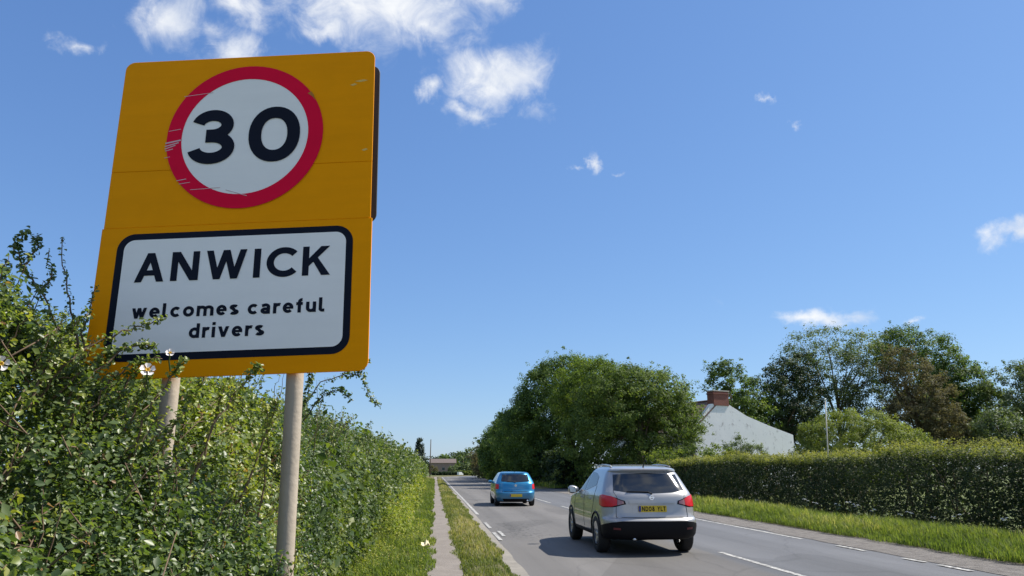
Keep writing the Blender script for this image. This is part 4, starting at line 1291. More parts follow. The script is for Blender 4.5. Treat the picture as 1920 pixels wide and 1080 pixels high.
far_tree('conifer_tree', 'dark narrow conifer rising above the far end of the hedge', -4.0, 200, 9.2, 1.9, M['conifer'], True, 110)
for i, (x, y, h, r, mt, lb) in enumerate((
        (-.4, 213, 2.5, 1.3, 'tree_brown', 'brownish bush before the left end of the distant brick house'), (4.7, 212, 2.3, 1.2, 'tree_grey', 'green bush before the right end of the distant brick house'),
        (9.5, 262, 7.0, 4.2, 'tree_grey', 'distant grey-green tree just left of the thorn row'), (4.5, 300, 6.6, 4.5, 'tree_green', 'distant round tree above the brick house roof'),
        (-1.5, 300, 6.0, 3.8, 'tree_dark', 'distant dark tree behind the telegraph pole'), (14, 290, 9.5, 4.2, 'tree_grey', 'distant taller pale tree behind the bend'),
        (20, 270, 9, 5, 'tree_green', 'distant broad tree mostly hidden by the thorn row'), (-9, 260, 6.2, 4, 'tree_green', 'distant tree left of the conifer'),
        (-16, 280, 7, 5, 'tree_dark', 'distant dark tree hidden behind the long hedge'), (9, 330, 8, 5, 'tree_dark', 'farthest dark tree in the gap above the bend'))):
    far_tree('distant_tree', lb, x, y, h, r, M[mt])


def low_hedge(name, label, x0, x1, y, h, mat, d=1.2):
    n = int((x1 - x0) * 26)
    C = np.stack([rng.uniform(x0, x1, n), y + rng.uniform(-d / 2, d / 2, n), rng.random(n) * h], 1)
    v, t, q = clump_leaves(C, .3, 22, .32, np.clip(.45 + rng.normal(size=n) * .2, 0, 1))
    root = empty(name, ((x0 + x1) / 2, y, 0), label, 'hedge')
    tri_mesh('foliage', v - np.array([(x0 + x1) / 2, y, 0]), t, mat, root, q, 'stuff')


low_hedge('garden_hedge', 'dark low hedge in front of the distant brick house', -.6, 6.4, 206, .8, M['tree_dark'])
low_hedge('garden_hedge', 'green garden hedge at the distant bend right of the brick house', 5.2, 15, 214, 2.7, M['tree_grey'], 2.0)
low_hedge('garden_hedge', 'low olive hedge on the outside of the distant bend', 6.2, 16, 204, 1.0, M['willow'])


# ------------------------------------------------------------------ buildings
def wall_render_mat():
    m, nt, out = newmat('white_render')
    tc = nd(nt, 'ShaderNodeTexCoord')
    a = nd(nt, 'ShaderNodeTexNoise', {'Vector': tc.outputs['Object'], 'Scale': 1.1, 'Detail': 7.0, 'Roughness': .65})
    mp = nd(nt, 'ShaderNodeMapping', {0: tc.outputs['Object'], 3: (2.0, 2.0, 1.7)})
    b = nd(nt, 'ShaderNodeTexNoise', {'Vector': mp.outputs[0], 'Scale': 1.0, 'Detail': 5.0, 'Roughness': .7})
    f1 = nd(nt, 'ShaderNodeMapRange', {0: b.outputs[0], 1: .55, 2: .68, 3: 0, 4: .7})
    mx = nd(nt, 'ShaderNodeMix', {0: a.outputs[0], 6: (.80, .80, .78, 1), 7: (.90, .90, .89, 1)}, data_type='RGBA')
    m2 = nd(nt, 'ShaderNodeMix', {0: f1.outputs[0], 6: mx.outputs[2], 7: (.33, .32, .31, 1)}, data_type='RGBA')
    bm = nd(nt, 'ShaderNodeBump', {'Height': a.outputs[0], 'Strength': .3, 'Distance': .05})
    p = nd(nt, 'ShaderNodeBsdfPrincipled', {'Base Color': m2.outputs[2], 'Roughness': .85, 'Normal': bm.outputs[0]})
    nt.links.new(p.outputs[0], out.inputs[0])
    return m


def brick_mat(name, c1, c2, mortar, scale=1.0):
    m, nt, out = newmat(name)
    tc = nd(nt, 'ShaderNodeTexCoord')
    sp = nd(nt, 'ShaderNodeSeparateXYZ', {0: tc.outputs['Object']})
    u = mth(nt, 'ADD', sp.outputs[0], sp.outputs[1])
    cb = nd(nt, 'ShaderNodeCombineXYZ', {0: u, 1: sp.outputs[2]})
    br = nd(nt, 'ShaderNodeTexBrick', {'Vector': cb.outputs[0], 'Color1': c1 + (1,), 'Color2': c2 + (1,), 'Mortar': mortar + (1,), 'Scale': scale,
                                       'Brick Width': .225, 'Row Height': .075, 'Mortar Size': .008})
    p = nd(nt, 'ShaderNodeBsdfPrincipled', {'Base Color': br.outputs[0], 'Roughness': .85})
    nt.links.new(p.outputs[0], out.inputs[0])
    return m


def tile_mat(name, c1, c2):
    m, nt, out = newmat(name)
    tc = nd(nt, 'ShaderNodeTexCoord')
    w = nd(nt, 'ShaderNodeTexWave', {'Vector': tc.outputs['Object'], 'Scale': 1.6, 'Distortion': .3}, bands_direction='Y')
    a = nd(nt, 'ShaderNodeTexNoise', {'Vector': tc.outputs['Object'], 'Scale': 3.0, 'Detail': 7.0, 'Roughness': .7})
    mx = nd(nt, 'ShaderNodeMix', {0: a.outputs[0], 6: c1 + (1,), 7: c2 + (1,)}, data_type='RGBA')
    bm = nd(nt, 'ShaderNodeBump', {'Height': w.outputs[0], 'Strength': .6, 'Distance': .05})
    p = nd(nt, 'ShaderNodeBsdfPrincipled', {'Base Color': mx.outputs[2], 'Roughness': .8, 'Normal': bm.outputs[0]})
    nt.links.new(p.outputs[0], out.inputs[0])
    return m


M['render'] = wall_render_mat()
M['brick'] = brick_mat('red_brick', (.26, .075, .05), (.20, .055, .04), (.22, .16, .13))
M['pink_brick'] = brick_mat('pink_brick', (.28, .19, .165), (.23, .155, .135), (.28, .24, .22))
M['tiles'] = tile_mat('pantiles', (.13, .085, .07), (.22, .14, .11))
M['tiles_pale'] = tile_mat('faded_pantiles', (.10, .078, .07), (.15, .115, .105))
M['cap'] = simple('pale_cap', (.5, .46, .40), .8)
M['black_trim'] = simple('black_trim', (.03, .03, .032), .5)
M['glass_far'] = simple('window_glass', (.04, .05, .06), .1, var=.1)
M['white_paint'] = simple('white_paint', (.72, .72, .70), .5, var=.05)


def farmhouse():
    ox = 0
    root = empty('white_house', (23.2, 60.0, 0), 'white rendered house with stained gable, sloping catslide side and red brick chimney', 'house', None, (0, 0, R(20)))
    LN = 12.2
    G = [(-2.72, 0), (-2.72, 4.75), (-.85, 6.72), (1.0, 6.72), (2.85, 5.84), (5.14, 5.13), (7.92, 4.38), (7.92, 0)]
    mb = MB(); mb.prism(G, 0, .35)
    mb.build('gable_wall', M['render'], root)
    low = [(-2.70, 0), (-2.70, 4.62), (.1, 6.75), (2.8, 5.6), (5.1, 4.92), (7.90, 4.15), (7.90, 0)]
    mb = MB(); mb.prism(low, .352, LN)
    mb.build('wall', M['render'], root)
    mb = MB()
    left = [(-3.05, 4.52), (.08, 7.08), (.08, 6.95), (-2.98, 4.42)]
    right = [(.10, 7.08), (2.85, 5.78), (5.14, 5.07), (8.2, 4.22), (8.15, 4.12), (5.14, 4.95), (2.8, 5.65), (.10, 6.95)]
    mb.prism(left, -.03, LN + .2)
    mb.prism(right, .36, LN + .2)
    rf = mb.build('roof', M['tiles'], root)
    mb = MB(); mb.tube([(.09, -.05, 7.08), (.09, LN + .2, 7.08)], .11, 8); mb.build('ridge_tiles', M['tiles'], rf, smooth=True)
    mb = MB(); mb.tube([(-3.08, -.03, 4.46), (-3.08, LN + .2, 4.46)], .06, 8); mb.build('gutter', M['black_trim'], root)
    mb = MB(); mb.tube([(-2.80, .25, 4.44), (-2.80, .25, .1)], .05, 8); mb.build('downpipe', M['black_trim'], root)
    for y0, y1, z0, z1, xa, xb in ((-.06, .75, 6.6, 7.76, -.60, .98), (11.4, 12.1, 6.4, 7.66, -.4, .6)):
        mb = MB(); mb.box((xa, y0, z0), (xb, y1, z1)); mb.box((xa - .05, y0 - .05, z1 - .22), (xb + .05, y1 + .05, z1 - .12))
        ch = mb.build('chimney', M['brick'], root)
        mb = MB(); mb.box((xa - .06, y0 - .06, z1 + .003), (xb + .06, y1 + .06, z1 + .09))
        mb.build('chimney_cap', M['cap'], ch)
    for y in (3, 6, 9):
        mb = MB(); mb.box((-2.755, y, 2.9), (-2.695, y + 1.1, 4.0)); w = mb.build('window', M['white_paint'], root)
        mb = MB(); mb.box((-2.77, y + .08, 2.98), (-2.758, y + 1.02, 3.92)); mb.build('pane', M['glass_far'], w)


farmhouse()


def brick_house():
    ox, oy = 2.3, 222.0
    root = empty('brick_house', (ox, oy, 0), 'low pinkish brick house closing the view at the far bend', 'house')
    mb = MB(); mb.box((-3.6, 0, 0), (3.6, 6, 3.3)); mb.build('wall', M['pink_brick'], root)
    mb = MB(); mb.prism([(-.3, 3.2), (3, 4.7), (6.3, 3.2)], -3.9, 3.9)
    mb2 = MB()
    mb2.add([(-3.9, -.3, 3.3), (3.9, -.3, 3.3), (3.9, 3, 4.5), (-3.9, 3, 4.5), (-3.9, 6.3, 3.3), (3.9, 6.3, 3.3)],
            [(0, 1, 2, 3), (3, 2, 5, 4), (0, 3, 4), (1, 5, 2), (0, 4, 5, 1)])
    mb2.build('roof', M['tiles_pale'], root)
    for x in (-2.2, .2, 2.0):
        mb = MB(); mb.box((x - .45, -.04, 1.2), (x + .45, .02, 2.1)); w = mb.build('window', M['cap'], root)
        mb = MB(); mb.box((x - .41, -.055, 1.25), (x + .41, -.042, 2.05)); mb.build('pane', M['glass_far'], w)


brick_house()

# poles
p = empty('white_pole', (24.1, 45, 0), 'slim white pole rising above the clipped hedge before the willow bush', 'pole')
mb = MB(); mb.tube([(0, 0, 0), (.05, 0, 2.8), (.18, 0, 5.7)], [.042, .038, .03], 10); mb.build('shaft', M['cap'], p, smooth=True)
mb = MB(); mb.lathe([(0, .12), (.05, .10), (.07, .04), (.05, -.02), (0, -.03)], (.18, 0, 5.72), 'z', 12); mb.build('finial', M['white_paint'], p, smooth=True)
p = empty('telegraph_pole', (-.9, 150, 0), 'wooden telegraph pole standing at the end of the footpath', 'telegraph pole')
mb = MB(); mb.tube([(0, 0, 0), (.03, 0, 7.1)], [.11, .08], 10); mb.build('pole', M['bark'], p, smooth=True)
mb = MB(); mb.tube([(.03, 0, 7.1), (.03, 0, 7.2)], [.11, .05], 8); mb.build('cap', M['bark'], p)
p = empty('marker_post', (8.9, 128, 0), 'thin dark post against the thorn row at the road edge', 'post')
mb = MB(); mb.tube([(0, 0, 0), (0, 0, 3.4)], [.07, .06], 8); mb.build('shaft', M['bark'], p)
mb = MB(); mb.tube([(0, 0, 3.4), (0, 0, 3.47)], [.075, .05], 8); mb.build('cap', M['bark'], p)

# a scrap of litter at the path's edge
mb = MB()
v = [((i - 2.5) * .042 + rng.normal() * .008, (j - 2.5) * .048 + rng.normal() * .008, .015 + abs(rng.normal()) * .022) for i in range(6) for j in range(6)]
mb.add(v, [(i * 6 + j, i * 6 + 6 + j, i * 6 + 7 + j, i * 6 + 1 + j) for i in range(5) for j in range(5)])
o = mb.build('paper_scrap', simple('cream_paper', (.72, .62, .40), .7, var=.15))
o.location = (-.14, 14.6, .10); o.scale = (.75, .75, 2.0)
tag(o, 'crumpled cream paper scrap lying on the grass edge of the footpath', 'litter')
o2 = None


# cow parsley on the right verge
M['umbel'] = simple('umbel_white', (.80, .80, .74), .7, var=.05)


def parsley_proto(h, seed):
    rg = random.Random(seed)
    mb = MB(); heads = MB(); lf = MB()
    ax = []
    mb.tube([(0, 0, 0), (.01, .01, h * .5), (.02, .0, h * .72)], [.008, .007, .005], 5)
    for k in range(3):
        a = k * 2.1 + rg.random()
        hz = h * rg.uniform(.86, 1.0); rr = rg.uniform(.05, .16)
        top = (.02 + math.cos(a) * rr, math.sin(a) * rr, hz)
        mb.tube([(.02, 0, h * .6), (.02 + math.cos(a) * rr * .6, math.sin(a) * rr * .6, hz * .85), top], [.005, .004, .003], 4)
        for j in range(8):
            b = j * 2.4; r2 = .016 * math.sqrt(j) * 1.35
            c = Vector(top) + Vector((math.cos(b) * r2, math.sin(b) * r2, .014 - r2 * .5 + rg.uniform(-.008, .008)))
            n = 6
            v = [c + Vector((math.cos(i * 6.283 / n) * .017, math.sin(i * 6.283 / n) * .017, rg.uniform(-.004, .004))) for i in range(n)] + [c + Vector((0, 0, .009)), c - Vector((0, 0, .006))]
            heads.add(v, [(i, (i + 1) % n, n) for i in range(n)] + [((i + 1) % n, i, n + 1) for i in range(n)])
    for k in range(6):
        a = k * 1.1; z = h * rg.uniform(.15, .6)
        d = Vector((math.cos(a), math.sin(a), .5)); s = Vector((-math.sin(a), math.cos(a), 0))
        p0 = Vector((.01, 0, z))
        for m_ in range(3):
            q = p0 + d * (.05 + .05 * m_)
            lf.add([q, q + d * .04 + s * .035, q + d * .09, q + d * .04 - s * .035], [(0, 1, 2, 3)])
    return mb, heads, lf


protos = [parsley_proto(.72, s) for s in (1, 2, 3)]
pm = []
for a, b, c in protos:
    r_ = []
    for part, m_ in ((a, M['green_stem']), (b, M['umbel']), (c, M['green_stem'])):
        me = bpy.data.meshes.new('cow_parsley'); me.from_pydata(part.v, [], part.f); me.materials.append(m_); r_.append(me)
    pm.append(r_)
pars_ = [(12.0, 23.57, .72), (11.9, 22.8, .62), (12.1, 21.9, .64), (12.0, 20.9, .74), (11.95, 20.5, .66), (12.0, 19.8, .56), (12.1, 18.8, .46), (11.9, 18.1, .58), (12.0, 17.3, .5), (12.0, 16.5, .62), (11.8, 28.3, .58), (12.0, 27.4, .5),
        (12.3, 15.4, .6), (12.2, 25.5, .5), (11.7, 26.3, .45), (12.1, 33.0, .6), (11.8, 17.7, .5), (12.2, 19.2, .55)]
pars = sorted(pars_[:12] + [(12.3, 15.4, .6), (11.8, 33.0, .6)], key=lambda q: -q[1])
ORD = ['first', 'second', 'third', 'fourth', 'fifth', 'sixth', 'seventh', 'eighth', 'ninth', 'tenth', 'eleventh', 'twelfth', 'thirteenth', 'fourteenth']
for i, (x, y, h) in enumerate(pars):
    r_ = empty('cow_parsley', (x - .25, y, .05), 'white cow parsley before the dark clipped hedge, %s along the bank from the silver car' % ORD[i], 'wild flower', 'cow parsley along the clipped hedge', (0, 0, rng.random() * 6))
    r_.scale = (h / .72 * .76,) * 3
    for nm, me in zip(('stem', 'umbel', 'leaves'), pm[i % 3]):
        c_ = link(nm, me, r_)
        if nm != 'stem': c_['kind'] = 'stuff'


# ------------------------------------------------------------------ cars
def paint(name, col, metal, rough, coat=1.0, flake=.06):
    m, nt, out = newmat(name)
    tc = nd(nt, 'ShaderNodeTexCoord')
    a = nd(nt, 'ShaderNodeTexNoise', {'Vector': tc.outputs['Object'], 'Scale': 900.0, 'Detail': 2.0})
    g_ = nd(nt, 'ShaderNodeTexNoise', {'Vector': tc.outputs['Object'], 'Scale': 3.0, 'Detail': 6.0})
    sp = nd(nt, 'ShaderNodeSeparateXYZ', {0: tc.outputs['Object']})
    dirt = nd(nt, 'ShaderNodeMapRange', {0: mth(nt, 'ADD', sp.outputs[2], mth(nt, 'MULTIPLY', g_.outputs[0], .35)), 1: .85, 2: .35, 3: .03, 4: .35})
    mx = nd(nt, 'ShaderNodeMix', {0: a.outputs[0], 6: tuple(c * (1 - flake) for c in col) + (1,), 7: tuple(c * (1 + flake) for c in col) + (1,)}, data_type='RGBA')
    md = nd(nt, 'ShaderNodeMix', {0: dirt.outputs[0], 6: mx.outputs[2], 7: (.14, .12, .10, 1)}, data_type='RGBA')
    mr = mth(nt, 'ADD', rough, mth(nt, 'MULTIPLY', dirt.outputs[0], .3))
    p_ = nd(nt, 'ShaderNodeBsdfPrincipled', {'Base Color': md.outputs[2], 'Metallic': metal, 'Roughness': mr, 'Coat Weight': coat, 'Coat Roughness': .03})
    nt.links.new(p_.outputs[0], out.inputs[0])
    return m


M['silver'] = paint('silver_paint', (.385, .38, .372), .5, .38)
M['blue'] = paint('blue_paint', (.006, .20, .40), .45, .34)
M['black_plastic'] = simple('black_plastic', (.005, .005, .007), .6, var=.3, scale=10, spec=.18)
M['rubber'] = simple('tyre_rubber', (.014, .014, .015), .8, var=.2)
M['rim'] = simple('alloy_rim', (.42, .43, .44), .35, .8, var=.1)
M['glass'] = simple('tinted_glass', (.010, .012, .014), .09, var=.2, spec=.9)
M['lamp_red'] = simple('red_lamp', (.56, .004, .010), .28, var=.15, coat=.25)
M['lamp_inner'] = simple('inner_lamp', (.30, .12, .12), .12, var=.2, coat=1.0)
M['reflector'] = simple('dark_red_reflector', (.10, .006, .012), .3, var=.15)
M['lamp_clear'] = simple('clear_lamp', (.55, .5, .5), .12, var=.1, coat=1.0)
M['plate_yellow'] = simple('plate_yellow', (.62, .44, .02), .4, var=.05)
M['plate_blue'] = simple('plate_blue', (.01, .03, .22), .4, var=.05)
M['chrome'] = simple('chrome', (.65, .66, .68), .15, 1.0, var=.04)
M['well'] = simple('wheel_well', (.006, .006, .006), .9, var=.1)


class Car:
    def __init__(s, prof, rr, rf, bow, taper, L):
        """prof rows: z, yr, yf, w"""
        s.P = np.array(prof, float); s.rr, s.rf, s.bow, s.taper, s.L = rr, rf, bow, taper, L

    def row(s, z):
        return [np.interp(z, s.P[:, 0], s.P[:, k]) for k in (1, 2, 3)]

    def half(s, z):
        """half outline (x >= 0) from the rear centre round the side to the front centre"""
        yr, yf, w = s.row(z)
        ln = max(yf - yr, .2)
        rr = min(s.rr, w * .7, ln * .3); rf = min(s.rf, w * .7, ln * .35)
        pts = []
        for i in range(9):
            pts.append(((w - rr) * i / 9, yr))
        for i in range(11):
            a = math.pi / 2 * i / 10
            pts.append((w - rr + rr * math.sin(a), yr + rr - rr * math.cos(a)))
        y0, y1 = yr + rr, yf - rf
        for i in range(1, 30):
            pts.append((w, y0 + (y1 - y0) * i / 30))
        for i in range(9):
            a = math.pi / 2 * i / 8
            pts.append((w - rf + rf * math.cos(a), yf - rf + rf * math.sin(a)))
        for i in range(1, 8):
            pts.append(((w - rf) * (1 - i / 7), yf))
        A = np.array(pts)
        fr = A[:, 0] / max(w, 1e-6)
        mid = (yr + yf) / 2
        A[:, 1] += np.where(A[:, 1] < mid, s.bow * fr ** 2 * np.clip((mid - A[:, 1]) / (mid - yr + 1e-6), 0, 1) ** 3, -s.bow * 1.6 * fr ** 2 * np.clip((A[:, 1] - mid) / (yf - mid + 1e-6), 0, 1) ** 3)
        t = np.clip((1.3 - (A[:, 1] - 0)) / 1.3, 0, 1); A[:, 0] *= 1 - s.taper * t ** 2
        t = np.clip(((A[:, 1] - (s.L - 1.3))) / 1.3, 0, 1); A[:, 0] *= 1 - s.taper * 1.6 * t ** 2
        return A

    def rear(s, t, z):
        """t 0..1 across rear face and corner; beyond 1 metres along the flank"""
        A = s.half(z)
        i = t * 19 if t <= 1 else None
        if i is not None:
            k = np.arange(len(A)); return np.array([np.interp(i, k, A[:, 0]), np.interp(i, k, A[:, 1]), z])
        B = A[19:52]
        y = A[19, 1] + (t - 1)
        return np.array([np.interp(y, B[:, 1], B[:, 0]), y, z])

    def rear_x(s, x, z):
        A = s.half(z)[:20]
        return np.array([x, np.interp(abs(x), A[:, 0], A[:, 1]), z])

    def flank(s, y, z):
        A = s.half(z)[15:58]
        return np.array([np.interp(y, A[:, 1], A[:, 0]), y, z])

    def front_x(s, x, z):
        A = s.half(z)[49:][::-1]
        return np.array([x, np.interp(abs(x), A[:, 0], A[:, 1]), z])


def resample(poly, n):
    p_ = np.array(poly, float)
    d = np.concatenate([[0], np.cumsum(np.linalg.norm(np.diff(p_, axis=0), axis=1))])
    u = np.linspace(0, d[-1], n)
    return np.stack([np.interp(u, d, p_[:, k]) for k in range(2)], 1)


def patch(fun, bottom, top, name, mat, parent, off=.004, mirror=1, rows=6, cols=14, thick=.012, both=False):
    """skin patch lofted between two polylines in the surface's own coordinates"""
    mb = MB()
    for sgn in ((1, -1) if both else (mirror,)):
        b, t = resample(bottom, cols), resample(top, cols)
        grid = []
        for r in range(rows):
            q = b + (t - b) * r / (rows - 1)
            grid.append([fun(*c) for c in q])
        Gd = np.array(grid)
        du = np.gradient(Gd, axis=1); dv = np.gradient(Gd, axis=0)
        N = unit(np.cross(du, dv))
        cen = np.array([0, 2.0, .7])
        if (N * (Gd - cen)).sum() < 0: N = -N
        outer = Gd + N * off; inner = Gd - N * thick
        V = np.concatenate([outer.reshape(-1, 3), inner.reshape(-1, 3)])
        V[:, 0] *= sgn
        n = rows * cols
        F = []
        for r in range(rows - 1):
            for c in range(cols - 1):
                a = r * cols + c
                F.append((a, a + 1, a + cols + 1, a + cols))
        rim = [c for c in range(cols)] + [r * cols + cols - 1 for r in range(1, rows)] + [(rows - 1) * cols + c for c in range(cols - 2, -1, -1)] + [r * cols for r in range(rows - 2, 0, -1)]
        for i in range(len(rim)):
            a, b2 = rim[i], rim[(i + 1) % len(rim)]
            F.append((a, a + n, b2 + n, b2))
        mb.add(V, F)
    o = mb.build(name, mat, parent, smooth=True, sharp=40)
    me = o.data
    bm = bmesh.new(); bm.from_mesh(me); bmesh.ops.recalc_face_normals(bm, faces=bm.faces); bm.to_mesh(me); bm.free()
    return o


def car_body(car, zs, wheels, wr, mats, parent, split):
    """closed shell from stacked outlines, wheel wells cut out"""
    mb = MB()
    rings = []
    for z in zs:
        A = car.half(z)
        ring = [(x, y, z) for x, y in A] + [(-x, y, z) for x, y in A[-2:0:-1]]
        rings.append(ring)
    n = len(rings[0])
    v = [q for r_ in rings for q in r_]
    f = []
    for i in range(len(rings) - 1):
        for k in range(n):
            k2 = (k + 1) % n
            f.append((i * n + k, i * n + k2, (i + 1) * n + k2, (i + 1) * n + k))
    f.append(tuple(range(n - 1, -1, -1)))
    f.append(tuple((len(rings) - 1) * n + k for k in range(n)))
    mb.add(v, f)
    o = mb.build('body', mats, parent, smooth=True)
    bm = bmesh.new(); bm.from_mesh(o.data)
    bmesh.ops.recalc_face_normals(bm, faces=bm.faces)
    for fc in bm.faces:
        c = fc.calc_center_median()
        if split(c): fc.material_index = 1
    bm.to_mesh(o.data); bm.free()
    cut = MB()
    for (x, y) in wheels:
        x0, x1 = (x - .16, x + .6) if x > 0 else (x - .6, x + .16)
        cut.lathe([(0, x0), (wr, x0), (wr, x1), (0, x1)], (0, y, wr - .06), 'x', 40)
    co = cut.build('cutter', [M['well']])
    bm = bmesh.new(); bm.from_mesh(co.data); bmesh.ops.remove_doubles(bm, verts=bm.verts, dist=1e-5); bmesh.ops.recalc_face_normals(bm, faces=bm.faces); bm.to_mesh(co.data); bm.free()
    md = o.modifiers.new('wells', 'BOOLEAN'); md.object = co; md.operation = 'DIFFERENCE'; md.solver = 'EXACT'; md.material_mode = 'TRANSFER'
    dg = bpy.context.evaluated_depsgraph_get(); dg.update()
    me2 = bpy.data.meshes.new_from_object(o.evaluated_get(dg))
    o.modifiers.clear()
    old = o.data; o.data = me2
    bpy.data.objects.remove(co)
    me2.polygons.foreach_set('use_smooth', [True] * len(me2.polygons))
    me2.set_sharp_from_angle(angle=R(32))
    return o


def wheel(parent, x, y, r, w, spokes=5):
    s = 1 if x > 0 else -1
    root = bpy.data.objects.new('wheel', None); COL.objects.link(root); root.parent = parent; root.location = (x, y, r)
    rim_r = r * .66
    t = MB(); t.lathe([(rim_r, -w / 2), (r * .9, -w / 2 - .004), (r * .985, -w * .40), (r, -w * .25), (r, w * .25), (r * .985, w * .40), (r * .9, w / 2 + .004), (rim_r, w / 2), (rim_r, -w / 2)], (0, 0, 0), 'x', 36)
    t.build('tyre', M['rubber'], root, smooth=True, sharp=50)
    q = MB()
    q.lathe([(rim_r, -w * .45), (rim_r, w * .45), (rim_r * .93, w * .45), (rim_r * .86, w * .30), (rim_r * .86, -w * .45)], (0, 0, 0), 'x', 36)
    f = w * .36 * s
    q.lathe([(0, f + .02 * s), (.035, f + .018 * s), (.055, f), (.055, f - .05 * s), (0, f - .05 * s)], (0, 0, 0), 'x', 16)
    for k in range(spokes):
        a = 2 * math.pi * k / spokes + .3
        ca, sa = math.cos(a), math.sin(a)
        v = []
        for (rd, hw, xo) in ((.03, .032, f), (rim_r * .9, .045, f + .01 * s)):
            for dx in (0, -.03 * s):
                for sg in (-1, 1):
                    v.append((xo + dx, ca * rd - sa * hw * sg, sa * rd + ca * hw * sg))
        q.add(v, [(0, 1, 5, 4), (2, 6, 7, 3), (0, 4, 6, 2), (1, 3, 7, 5), (4, 5, 7, 6), (0, 2, 3, 1)])
    q.build('rim', M['rim'], root, smooth=True, sharp=30)
    d = MB(); d.lathe([(0, -.01 * s), (rim_r * .80, -.01 * s), (rim_r * .80, -.03 * s), (0, -.03 * s)], (0, 0, 0), 'x', 24)
    d.build('brake_disc', M['well'], root)


def number_plate(parent, car, z, text=None, w=.52, h=.112, lift=.012):
    y = car.rear_x(0, z)[1] - lift
    mb = MB(); mb.prism(rounded(-w / 2, w / 2, z - h / 2, z + h / 2, .012), y - .006, y)
    pl = mb.build('number_plate', M['plate_yellow'], parent)
    mb = MB(); mb.add([(-w / 2 + .004, y - .0075, z - h / 2 + .006), (-w / 2 + .045, y - .0075, z - h / 2 + .006), (-w / 2 + .045, y - .0075, z + h / 2 - .006), (-w / 2 + .004, y - .0075, z + h / 2 - .006)], [(0, 1, 2, 3)])
    mb.build('plate_band', M['plate_blue'], pl)
    if text:
        add_text(pl, text, -w / 2 + .062, w / 2 - .022, z - .040, .080, M['sign_black'], .2, y - .0085, gap=.22, name='character', space=.45)
    return pl


